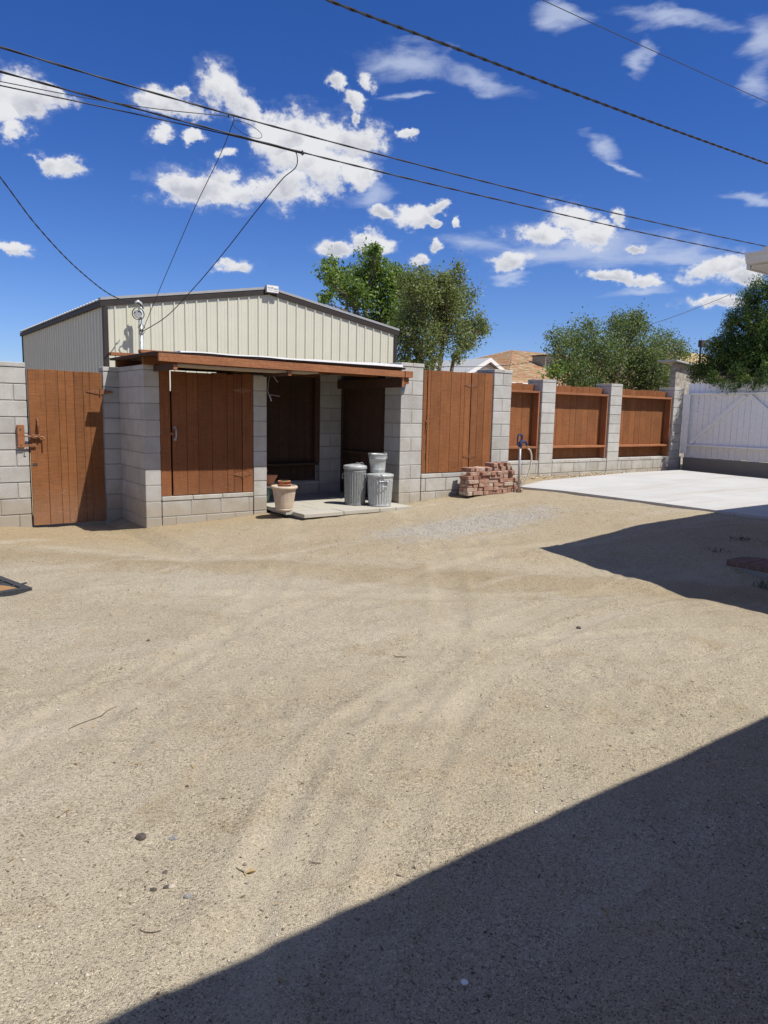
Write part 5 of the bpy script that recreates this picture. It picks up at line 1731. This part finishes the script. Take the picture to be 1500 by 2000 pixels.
LB = [(16.71, 27.0, 7.27, 0.55), (17.33, 27.0, 6.85, 0.62), (18.79, 27.0, 8.17, 0.48), (19.13, 27.0, 7.7, 0.58), (19.47, 27.0, 7.1, 0.78), (18.51, 27.0, 6.41, 0.58), (20.48, 27.0, 7.15, 0.73), (17.8, 27.0, 6.15, 0.38), (16.43, 27.0, 6.19, 0.31), (19.03, 27.0, 8.39, 0.32), (18.2, 27.0, 7.25, 0.55), (19.8, 27.0, 6.2, 0.7), (18.9, 27.0, 5.5, 0.5), (20.4, 27, 5.6, 0.6), (20.2, 27, 7.55, 0.5), (20.9, 27, 6.5, 0.6), (17.9, 27, 6.75, 0.5)]
RB = [(17.41, 22.0, 5.69, 0.71), (18.31, 22.0, 5.4, 0.84), (19.1, 22.0, 6.44, 0.52), (19.39, 22.0, 6.93, 0.34), (19.68, 22.0, 5.93, 0.72), (20.29, 22.0, 5.0, 0.62), (19.11, 22.0, 4.61, 0.86), (17.75, 22.0, 4.51, 0.84), (17.04, 22.0, 3.84, 0.56), (18.22, 22.0, 3.75, 0.5), (20.78, 22.0, 5.04, 0.38), (19.7, 22.0, 3.78, 0.30), (16.74, 22.0, 4.48, 0.38), (20.08, 22.0, 4.28, 0.42), (17.66, 22.0, 6.82, 0.2), (21.04, 22.0, 4.95, 0.22), (18.6, 22.0, 6.1, 0.45), (17.0, 22, 3.2, 0.5), (17.9, 22, 3.1, 0.5), (17.0, 22.0, 6.35, 0.4), (17.5, 22, 6.3, 0.42), (18.0, 22, 6.0, 0.5), (17.2, 22, 5.1, 0.6), (18.3, 22, 6.25, 0.6), (18.7, 22, 5.95, 0.6), (17.75, 22, 6.3, 0.5), (18.75, 22, 6.5, 0.4), (19.0, 22, 5.4, 0.7)]
TB = [(16.75, 14.5, 3.65, 0.34), (17.31, 14.5, 3.29, 0.55), (17.04, 14.5, 2.88, 0.35), (17.97, 14.5, 3.84, 0.55), (18.43, 14.5, 3.26, 0.62), (17.91, 14.5, 2.72, 0.46), (19.16, 14.5, 3.41, 0.63), (19.78, 14.5, 4.08, 0.58), (20.28, 14.5, 4.38, 0.46), (20.62, 14.5, 4.57, 0.3), (19.41, 14.5, 4.36, 0.31), (20.92, 14.5, 3.62, 0.71), (22.04, 14.5, 3.86, 0.56), (22.85, 14.5, 3.75, 0.42), (20.27, 14.5, 2.94, 0.65), (21.84, 14.5, 3.12, 0.62), (22.62, 14.5, 3.22, 0.34), (19.23, 14.5, 2.73, 0.42), (21.12, 14.5, 2.7, 0.44), (23.38, 14.5, 3.67, 0.22), (18.26, 14.5, 4.16, 0.2), (18.5, 14.5, 2.4, 0.4), (19.9, 14.5, 2.35, 0.4), (17.6, 14.5, 2.4, 0.35), (21.5, 14.5, 2.4, 0.4), (22.5, 14.5, 2.6, 0.4)]
JB = [(16.9, 8.62, 4.42, 0.34), (16.9, 8.91, 4.19, 0.33), (16.9, 9.16, 3.82, 0.33), (16.9, 8.67, 3.71, 0.46), (16.9, 9.32, 3.33, 0.34), (16.9, 9.64, 3.15, 0.30), (16.9, 9.91, 2.79, 0.30), (16.9, 10.07, 2.6, 0.24), (16.9, 9.47, 2.75, 0.38), (16.9, 9.0, 2.99, 0.47), (16.9, 8.53, 3.05, 0.46), (16.9, 8.84, 2.55, 0.26), (16.9, 8.45, 2.62, 0.33), (16.9, 9.16, 2.52, 0.2), (16.9, 9.75, 2.5, 0.16), (16.75, 8.78, 2.36, 0.12), (16.9, 9.4, 3.77, 0.14)]
JB += [(17.6, 8.2, 4.9, 0.5), (17.5, 7.7, 4.2, 0.6), (17.3, 7.6, 3.2, 0.6), (17.5, 6.9, 3.8, 0.6), (17.4, 6.6, 2.9, 0.5), (17.9, 8.6, 3.6, 0.7), (18.0, 9.2, 2.9, 0.6), (17.9, 7.4, 5.3, 0.5), (17.6, 8.0, 2.4, 0.4), (18.6, 8.2, 4.4, 0.8), (18.6, 8.6, 3.0, 0.8), (18.2, 7.6, 6.0, 0.4), (17.6, 9.9, 2.3, 0.4), (17.0, 9.3, 3.0, 0.35), (17.1, 8.7, 3.4, 0.4)]

JB += [(16.05, 9.12, 2.40, 0.10), (16.0, 8.86, 2.30, 0.12), (15.98, 8.62, 2.27, 0.13), (16.02, 8.42, 2.33, 0.11), (16.0, 8.2, 2.30, 0.12), (16.0, 8.0, 2.28, 0.13), (16.0, 7.7, 2.3, 0.16), (16.2, 9.3, 2.48, 0.14), (16.3, 8.7, 2.55, 0.2), (16.3, 8.1, 2.55, 0.22)]

tree('tree', (18.96, 27.0, 0.2), [(18.96, 27.0, 4.9), (19.5, 27.2, 5.2), (18.3, 26.9, 5.0)], jitter_y(LB, 0.9, 1),
     'taller bright green tree with a pointed top behind the metal building roof', 'tree', 'trees beyond the fence', 0.13,
     dict(per_m2=115, size=0.075, aspect=2.1, mat='leaf_a', spread=0.30, droop=0.5, clump_leaves=26))
tree('tree', (18.24, 22.0, 0.2), [(18.43, 22.0, 3.6), (18.9, 22.1, 4.2), (17.7, 21.9, 3.4), (19.4, 22.0, 3.6)], jitter_y(RB, 0.9, 2),
     'olive green spreading tree right of the metal building, trunk leaning', 'tree', 'trees beyond the fence', 0.13,
     dict(per_m2=150, size=0.052, aspect=1.7, mat='leaf_b', spread=0.30, droop=0.2, clump_leaves=30))
tree('tree', (19.4, 14.5, 0.25), [(18.8, 14.5, 2.3), (19.8, 14.6, 2.6), (20.8, 14.4, 2.5), (17.9, 14.5, 2.3)], jitter_y(TB, 0.7, 3),
     'low broad grey-green tree behind the brown fence panels', 'tree', 'trees beyond the fence', 0.11,
     dict(per_m2=300, size=0.042, aspect=1.35, mat='leaf_c', spread=0.30, droop=0.2, clump_leaves=28))
tree('juniper', (18.1, 8.2, 0.25), [(18.0, 8.3, 3.2), (17.9, 8.5, 2.6), (17.9, 7.9, 4.6)], JB,
     'dense dark green juniper hanging over the white gate', 'tree', None, 0.14,
     dict(per_m2=520, size=0.017, aspect=3.4, mat='juniper', spread=0.17, droop=0.0, clump_leaves=44, upright=(-0.25, -0.15, 0.45)))
# little sprig above the first fence post and far tree tops at left
tree('shrub', (14.95, 12.9, 0.25), [(14.95, 12.9, 2.2)], [(14.9, 12.9, 2.62, 0.16), (15.08, 12.9, 2.72, 0.12), (14.72, 12.95, 2.55, 0.10), (15.3, 13.0, 2.75, 0.08)],
     'small sprig of leaves showing above the first fence post', 'shrub', None, 0.03,
     dict(per_m2=260, size=0.06, aspect=2.0, mat='leaf_a', spread=0.3, clump_leaves=12))
tree('tree', (2.0, 60.0, 0.0), [(2.0, 60, 3.5)], [(1.0, 60, 5.6, 1.3), (3.0, 60, 5.3, 1.2), (-1.2, 61, 5.5, 1.5), (5.0, 60, 5.0, 1.2), (7.0, 61, 4.9, 1.0), (-3.5, 60, 5.6, 1.4)],
     'distant tree top just showing above the left block wall', 'tree', 'trees beyond the fence', 0.2,
     dict(per_m2=30, size=0.2, aspect=1.4, mat='leaf_b', spread=0.4, clump_leaves=14))

# ------------------------------------------------------------------ houses beyond
wh = thing('house', (23.05, 28, 0.3), 'small white gabled house with grey roof glimpsed above the tall gate', 'house', 'houses beyond the fence')
gy0 = 24.0
part(wh, 'wall', MB().yprism([(21.35, 0.3), (24.75, 0.3), (24.75, 3.0), (23.05, 3.86), (21.35, 3.0)], gy0, gy0 + 9), 'lavender')
for sg in (-1, 1):
    xe = 23.05 + sg * 2.05
    ze = 3.98 - 2.05 * 0.52
    poly = [(23.05, 3.91), (xe, ze - 0.07), (xe, ze), (23.05, 3.98)]
    part(wh, 'roof', MB().yprism(poly if sg < 0 else poly[::-1], gy0 - 0.32, gy0 + 9.2), 'grey_roof')
    poly = [(23.05, 3.80), (xe, ze - 0.19), (xe, ze - 0.01), (23.05, 3.975)]
    part(wh, 'rake_board', MB().yprism(poly if sg < 0 else poly[::-1], gy0 - 0.365, gy0 - 0.323), 'white_trim')
part(wh, 'vent', MB().yprism([(22.75, 3.42), (23.35, 3.42), (23.05, 3.62)], gy0 - 0.03, gy0 - 0.002), 'white_trim')
for z in np.arange(0.5, 3.4, 0.2):
    hw = min(1.7, (3.84 - z) / 0.506) - 0.03
    part(wh, 'siding_board', MB().box(23.05 - hw, 23.05 + hw, gy0 - 0.018, gy0 - 0.001, z, z + 0.18), 'white_trim')

oh = thing('house', (29, 27, 0.3), 'low house with multi-coloured orange shingle roof behind the fence', 'house', 'houses beyond the fence')
ex0, ex1, ey0, ey1, ez, rz_ = 22.8, 40.5, 22.4, 34.0, 2.86, 4.95
ry_ = (ey0 + ey1) / 2
hipx0, hipx1 = ex0 + 6.2, ex1 - 5.8
part(oh, 'wall', MB().box(ex0 + 0.5, ex1 - 0.5, ey0 + 0.5, ey1 - 0.5, 0.2, ez - 0.06), 'stucco')
part(oh, 'fascia', MB().box(ex0, ex1, ey0 - 0.03, ey0 - 0.003, ez - 0.13, ez + 0.03), 'white_trim')
part(oh, 'gutter', MB().box(ex0, ex1, ey0 - 0.13, ey0 - 0.031, ez - 0.10, ez + 0.02), 'white_trim')
part(oh, 'roof_deck', MB().add([(ex0, ey0, ez), (ex1, ey0, ez), (ex1, ey1, ez), (ex0, ey1, ez), (hipx0, ry_, rz_), (hipx1, ry_, rz_)], [(0, 1, 5, 4), (1, 2, 5), (2, 3, 4, 5), (3, 0, 4), (3, 2, 1, 0)]), 'felt')
sh, g = [], np.random.default_rng(8)
dy = ry_ - ey0
sl = (rz_ - ez) / dy
y = 0.0
while y < dy - 0.02:
    y2 = min(y + 0.165, dy)
    xa = ex0 + (hipx0 - ex0) * y / dy
    xb = ex1 - (ex1 - hipx1) * y / dy
    x = xa + g.random() * 0.2
    while x < xb:
        w = 0.22 + 0.18 * g.random()
        x2 = min(x + w, xb)
        zo = 0.018 + 0.008 * g.random()
        z0, z1 = ez + y * sl + zo, ez + y2 * sl + 0.006
        sh += [(x, ey0 + y, z0), (x2 - 0.008, ey0 + y, z0), (x2 - 0.008, ey0 + y2, z1), (x, ey0 + y2, z1)]
        x = x2
    y = y2
# the left hip
dxh = hipx0 - ex0
slh = (rz_ - ez) / dxh
x = 0.0
while x < dxh - 0.02:
    x2 = min(x + 0.165, dxh)
    ya = ey0 + dy * x / dxh
    yb = ey1 - dy * x / dxh
    y = ya
    while y < yb:
        y2 = min(y + 0.22 + 0.18 * g.random(), yb)
        z0, z1 = ez + x * slh + 0.022, ez + x2 * slh + 0.006
        sh += [(ex0 + x, y, z0), (ex0 + x2, y, z1), (ex0 + x2, y2 - 0.008, z1), (ex0 + x, y2 - 0.008, z0)]
        y = y2
    x = x2
o = stuff(link('shingles', raw_mesh('shingles', np.array(sh), 4, 'shingle'), (0, 0, 0)))
o.parent = oh
o.location = (-29, -27, -0.3)
WLOC[o.name] = (0, 0, 0)
clr = thing('roof_cooler', (28.1, 25.6, 3.95), 'dark louvred cooler box sitting on the orange shingle roof', 'cooler')
cz = ez + (25.2 - ey0) * sl
part(clr, 'cabinet', MB().cbox(28.25, 29.05, 25.1, 26.0, cz - 0.05, cz + 0.60, 0.02), 'footing')
part(clr, 'top_cover', MB().cbox(28.2, 29.1, 25.05, 26.05, cz + 0.602, cz + 0.65, 0.02), 'felt')
for z in np.arange(cz + 0.10, cz + 0.54, 0.09):
    part(clr, 'louvre', MB().box(28.30, 28.78, 25.085, 25.098, z, z + 0.05), 'felt')
part(clr, 'side_pad', MB().box(28.82, 29.03, 25.088, 25.0985, cz + 0.08, cz + 0.54), 'stucco')

h2 = thing('house', (52, 34, 0.3), 'higher tan-roofed house end showing between the small tree and the juniper', 'house', 'houses beyond the fence')
part(h2, 'wall', MB().box(48.6, 58, 30.5, 38, 0.2, 5.0), 'stucco')
part(h2, 'roof', MB().xprism([(30.0, 5.0), (34.5, 6.9), (39, 5.0), (39, 4.88), (34.5, 6.78), (30.0, 4.88)], 47.6, 59), 'shingle')
mt_ = thing('utility_riser', (33.6, 20.0, 3.0), 'short dark pipe riser with small box above the old shed', 'pipe')
part(mt_, 'pipe', MB().tube([(33.6, 20, 0.2), (33.6, 20, 5.2)], 0.05, 8), 'felt')
part(mt_, 'junction_box', MB().cbox(33.5, 33.95, 19.9, 20.1, 4.95, 5.28, 0.02), 'rubber')
part(mt_, 'bracket', MB().tube([(33.7, 20, 5.15), (34.3, 20, 5.3), (35.0, 20, 5.1)], 0.025, 6), 'felt')

os_ = thing('outbuilding', (18.9, 11.6, 0.2), 'old blotchy-walled outbuilding with slanted metal roof by the corner post', 'outbuilding')
part(os_, 'wall', MB().yprism([(18.2, 0.2), (20.2, 0.2), (20.2, 2.80), (18.2, 2.975)], 11.5, 11.66), 'old_wall')
part(os_, 'roof', MB().yprism([(17.98, 3.025), (20.5, 2.80), (20.5, 2.845), (17.98, 3.06)], 11.36, 11.95), 'pale_roof')

# ------------------------------------------------------------------ the house the yard belongs to: its eaves throw the big shadows
hs = thing('yard_house', (8, -1, 0), 'house of the yard with white gutter and shingle eave at the right edge', 'house')
part(hs, 'wall', MB().box(7.06, 15.0, -6.0, 3.02, -0.1, 2.80), 'stucco')
part(hs, 'wall', MB().box(-6.0, 7.055, -6.0, -0.95, -0.1, 2.55), 'stucco')
part(hs, 'roof', MB().add([(6.46, 3.50, 2.90), (15.5, 3.50, 2.90), (15.5, -6.5, 2.90), (6.46, -6.5, 2.90), (10.0, -0.2, 4.15), (12.0, -0.2, 4.15), (12.0, -3, 4.15), (10.0, -3, 4.15)],
                        [(0, 1, 5, 4), (1, 2, 6, 5), (2, 3, 7, 6), (3, 0, 4, 7), (4, 5, 6, 7), (3, 2, 1, 0)]), 'grey_roof')
part(hs, 'roof', MB().add([(-6.5, 0.21, 2.60), (6.44, 0.21, 2.60), (6.44, -6.5, 2.60), (-6.5, -6.5, 2.60), (-4.0, -3.0, 3.9), (6.44, -3.0, 3.9)], [(0, 1, 5, 4), (1, 2, 5), (2, 3, 4, 5), (3, 0, 4), (3, 2, 1, 0)]), 'grey_roof')
for y1, z, t_ in ((3.35, 2.955, 0.03), (3.10, 2.99, 0.03), (2.85, 3.025, 0.03)):
    part(hs, 'shingle_course', MB().box(6.47 + (3.35 - y1) * 0.3, 7.3, -6.4, y1, z, z + t_), 'grey_roof')
part(hs, 'fascia', MB().box(6.462, 6.495, -6.4, 3.43, 2.82, 2.885), 'white_trim')
part(hs, 'fascia', MB().box(6.50, 15.5, 3.462, 3.495, 2.82, 2.885), 'white_trim')
gut = [(6.458, 2.935), (6.352, 2.935), (6.350, 2.915), (6.365, 2.895), (6.372, 2.865), (6.385, 2.842), (6.458, 2.842)]
part(hs, 'gutter', MB().yprism(gut, -6.4, 3.44), 'white_trim')
part(hs, 'soffit', MB().box(6.50, 15.4, -6.3, 3.455, 2.822, 2.835), 'white_trim')
part(hs, 'beam', MB().cbox(6.52, 6.66, -6.0, 3.20, 2.765, 2.819, 0.006), 'white_trim')
part(hs, 'fascia', MB().box(-6.4, 6.42, 0.17, 0.205, 2.43, 2.585), 'white_trim')
part(hs, 'window', MB().box(7.03, 7.055, -0.2, 1.4, 0.95, 2.1), 'glass')
part(hs, 'door', MB().cbox(-1.2, -0.3, -0.945, -0.90, 0.0, 2.03), 'white_trim')

# brick walk in the shade by the house
wk = thing('brick_walk', (7, 3, 0.1), 'edge of a dull red brick walk in the shadow at right', 'paving')
wz = float(ground_z(6.9, 3.3, False)) + 0.035
part(wk, 'bedding', MB().box(6.665, 7.95, 1.95, 3.525, -0.15, wz - 0.01), 'mortar')
yy, row = 3.53, 0
while yy > 1.98:
    xx = 6.66
    while xx < 7.9:
        w = 0.097 if (xx == 6.66 and row % 2) else 0.197
        piece(wk, 'brick', (w, 0.094, 0.06), (xx + w / 2, yy - 0.05, wz - 0.028 + random.uniform(-0.002, 0.002)), 'walk_brick', 0.005)
        xx += w + 0.005
    yy -= 0.099
    row += 1

# ------------------------------------------------------------------ door mat
mc = Vector((0.55, 6.52))
th = math.radians(14.0)
zz = max(gz(0.4 + 0.1 * i, 6.2 + 0.1 * j) for i in range(6) for j in range(8)) + 0.001
mat_ = thing('door_mat', (mc.x, mc.y, zz), 'black rubber door mat with tan coir fan lying on the sand at left', 'door mat')


def loc2(u, v):
    return (mc.x + u * math.cos(th) - v * math.sin(th), mc.y + u * math.sin(th) + v * math.cos(th))


poly = [loc2(-0.60, -0.36), loc2(0.46, -0.36), loc2(0.46, 0.38), loc2(-0.60, 0.38)]
part(mat_, 'rubber_base', MB().prism(poly, zz - 0.03, zz + 0.004), 'rubber')
rim = MB()
for (u0, u1, v0, v1) in ((-0.60, 0.46, -0.36, -0.30), (-0.60, 0.46, 0.32, 0.38), (0.40, 0.46, -0.30, 0.32), (-0.60, -0.54, -0.30, 0.32)):
    rim.prism([loc2(u0, v0), loc2(u1, v0), loc2(u1, v1), loc2(u0, v1)], zz + 0.0045, zz + 0.014)
part(mat_, 'border', rim, 'rubber')
fan = [loc2(-0.07 + 0.44 * math.cos(a), -0.29 + 0.40 * math.sin(a)) for a in np.linspace(0, math.pi, 24)]
part(mat_, 'coir_fan', MB().prism(fan, zz + 0.0045, zz + 0.013), 'coir')
rb = MB()
for i in range(8):
    a = 0.25 + i * 0.38
    p0, p1 = loc2(-0.07 + 0.46 * math.cos(a), -0.29 + 0.43 * math.sin(a)), loc2(-0.07 + 0.60 * math.cos(a), -0.29 + 0.58 * math.sin(a))
    rb.tube([(p0[0], p0[1], zz + 0.008), (p1[0], p1[1], zz + 0.008)], 0.008, 5)
part(mat_, 'rib', rb, 'rubber')


# ------------------------------------------------------------------ single stones, twigs and scraps on the sand
def stone(x, y, r, mat, label, squash=0.6, seed=0):
    g = random.Random(seed)
    m = MB()
    n, rings = 9, 5
    prof = []
    for i in range(rings + 1):
        a = -math.pi / 2 + math.pi * i / rings
        prof.append((max(0.0001, r * math.cos(a)), r * squash * math.sin(a)))
    z = gz(x, y) + r * squash * 0.35
    m.lathe(prof, n, (x, y, z))
    st = g.uniform(1.1, 1.6)
    a0 = g.uniform(0, 3)
    nv = []
    for (a, b, c_) in m.v:
        u, v = a - x, b - y
        u2, v2 = u * math.cos(a0) + v * math.sin(a0), -u * math.sin(a0) + v * math.cos(a0)
        k = 1 + 0.3 * mnoise.noise(Vector((a * 40, b * 40, c_ * 40 + seed)))
        u2, v2 = u2 * st * k, v2 * k
        nv.append((x + u2 * math.cos(a0) - v2 * math.sin(a0), y + u2 * math.sin(a0) + v2 * math.cos(a0), z + (c_ - z) * k))
    m.v = nv
    return solo('stone', m, mat, (x, y, z), label, 'stone', 'stones lying on the sand')


ST = [(0.725, 2.397, 0.018, 'dark_stone', 'largest dark brown flat stone on the open sand at lower left'),
      (0.820, 2.337, 0.011, 'grey_stone', 'small grey stone just right of the largest dark stone'),
      (0.985, 2.637, 0.007, 'dark_stone', 'tiny dark stone above and right of the largest stone'),
      (0.706, 2.084, 0.009, 'dark_stone', 'dark round pebble beside a pale one in the loose cluster at lower left'),
      (0.669, 2.094, 0.008, 'dark_stone', 'leftmost dark pebble of the loose pebble cluster at lower left'),
      (0.744, 1.999, 0.009, 'grey_stone', 'grey ringed pebble lowest in the loose pebble cluster'),
      (0.728, 2.16, 0.008, 'dark_stone', 'upper dark brown pebble in the loose pebble cluster'),
      (0.72, 2.075, 0.010, 'pale_stone', 'pale pebble touching the dark round pebble'),
      (4.107, 3.21, 0.017, 'dark_stone', 'dark stone on the sand near the right shadow'),
      (1.457, 4.542, 0.012, 'dark_stone', 'dark stone alone on the sand left of centre')]
for i, (x, y, r, mt, lab) in enumerate(ST):
    stone(x, y, r, mt, lab, 0.6, i + 1)
x, y = 1.218, 1.252
m = MB().prism([(x - 0.010, y - 0.004), (x - 0.002, y - 0.010), (x + 0.006, y - 0.008), (x + 0.009, y + 0.002), (x + 0.002, y + 0.010), (x - 0.007, y + 0.008)], gz(x, y) + 0.004, gz(x, y) + 0.009)
solo('paper_scrap', m, 'white_scrap', (x, y, gz(x, y)), 'small white scrap in the foreground shadow', 'scrap')


def twig(x, y, l, a, label, curve=0.2, r=0.0018, seed=0):
    g = random.Random(seed)
    pts = []
    for i in range(6):
        t_ = i / 5 - 0.5
        u = t_ * l
        v = curve * l * (0.25 - t_ * t_) + g.uniform(-0.04, 0.04) * l
        X, Y = x + u * math.cos(a) - v * math.sin(a), y + u * math.sin(a) + v * math.cos(a)
        pts.append((X, Y, gz(X, Y) + 0.004))
    return solo('twig', MB().tube(pts, [r * 0.8, r, r, r, r * 0.8, r * 0.5], 5), 'bark', (x, y, gz(x, y)), label, 'twig', 'twigs on the sand')


twig(0.946, 2.02, 0.06, 2.4, 'short curved twig with a dry leaf above the foreground shadow', 0.5, 0.002, 1)
twig(0.86, 3.52, 0.33, 0.62, 'long thin straight twig lying at left of the sand', 0.03, 0.0016, 2)
twig(2.654, 3.423, 0.09, 2.2, 'small dark curved twig near the middle of the sand', 0.5, 0.0025, 3)
twig(1.16, 1.93, 0.05, 2.0, 'thin curved twig at the very edge of the foreground shadow', 0.4, 0.0014, 4)
twig(0.60, 1.92, 0.07, 2.4, 'thin arched twig near the left edge at lower left', 0.7, 0.0014, 5)
x, y = 0.958, 2.012
solo('dry_leaf', MB().add([(x - 0.02, y - 0.006, gz(x, y) + 0.006), (x, y - 0.012, gz(x, y) + 0.010), (x + 0.022, y - 0.012, gz(x, y) + 0.005), (x + 0.004, y + 0.004, gz(x, y) + 0.012)], [(0, 1, 2, 3)]), 'dry', (x, y, gz(x, y)), 'curled tan dry leaf beside the short curved twig', 'leaf')

# weeds in the shade
g = np.random.default_rng(4)
wv = []
for x, y, n, h in ((6.42, 3.02, 40, 0.08), (6.72, 3.12, 12, 0.06), (6.9, 3.75, 40, 0.035), (7.5, 3.8, 60, 0.04)):
    P0 = np.array([x, y, gz(x, y)]) + g.standard_normal((n, 3)) * np.array((0.06, 0.05, 0.0))
    d = g.standard_normal((n, 3)) * np.array((0.5, 0.5, 0.2)) + np.array((0, 0, 0.9))
    d /= np.linalg.norm(d, axis=1)[:, None]
    L = h * (0.4 + 0.8 * g.random(n))[:, None]
    s = np.cross(d, g.standard_normal((n, 3)))
    s = s / np.linalg.norm(s, axis=1)[:, None] * 0.005
    wv.append(np.stack([P0 - s * 0.4, P0 + s * 0.4, P0 + d * L * 0.6 + s, P0 + d * L], 1).reshape(-1, 3))
stuff(link('weeds', raw_mesh('weeds', np.concatenate(wv), 4, 'weed')))
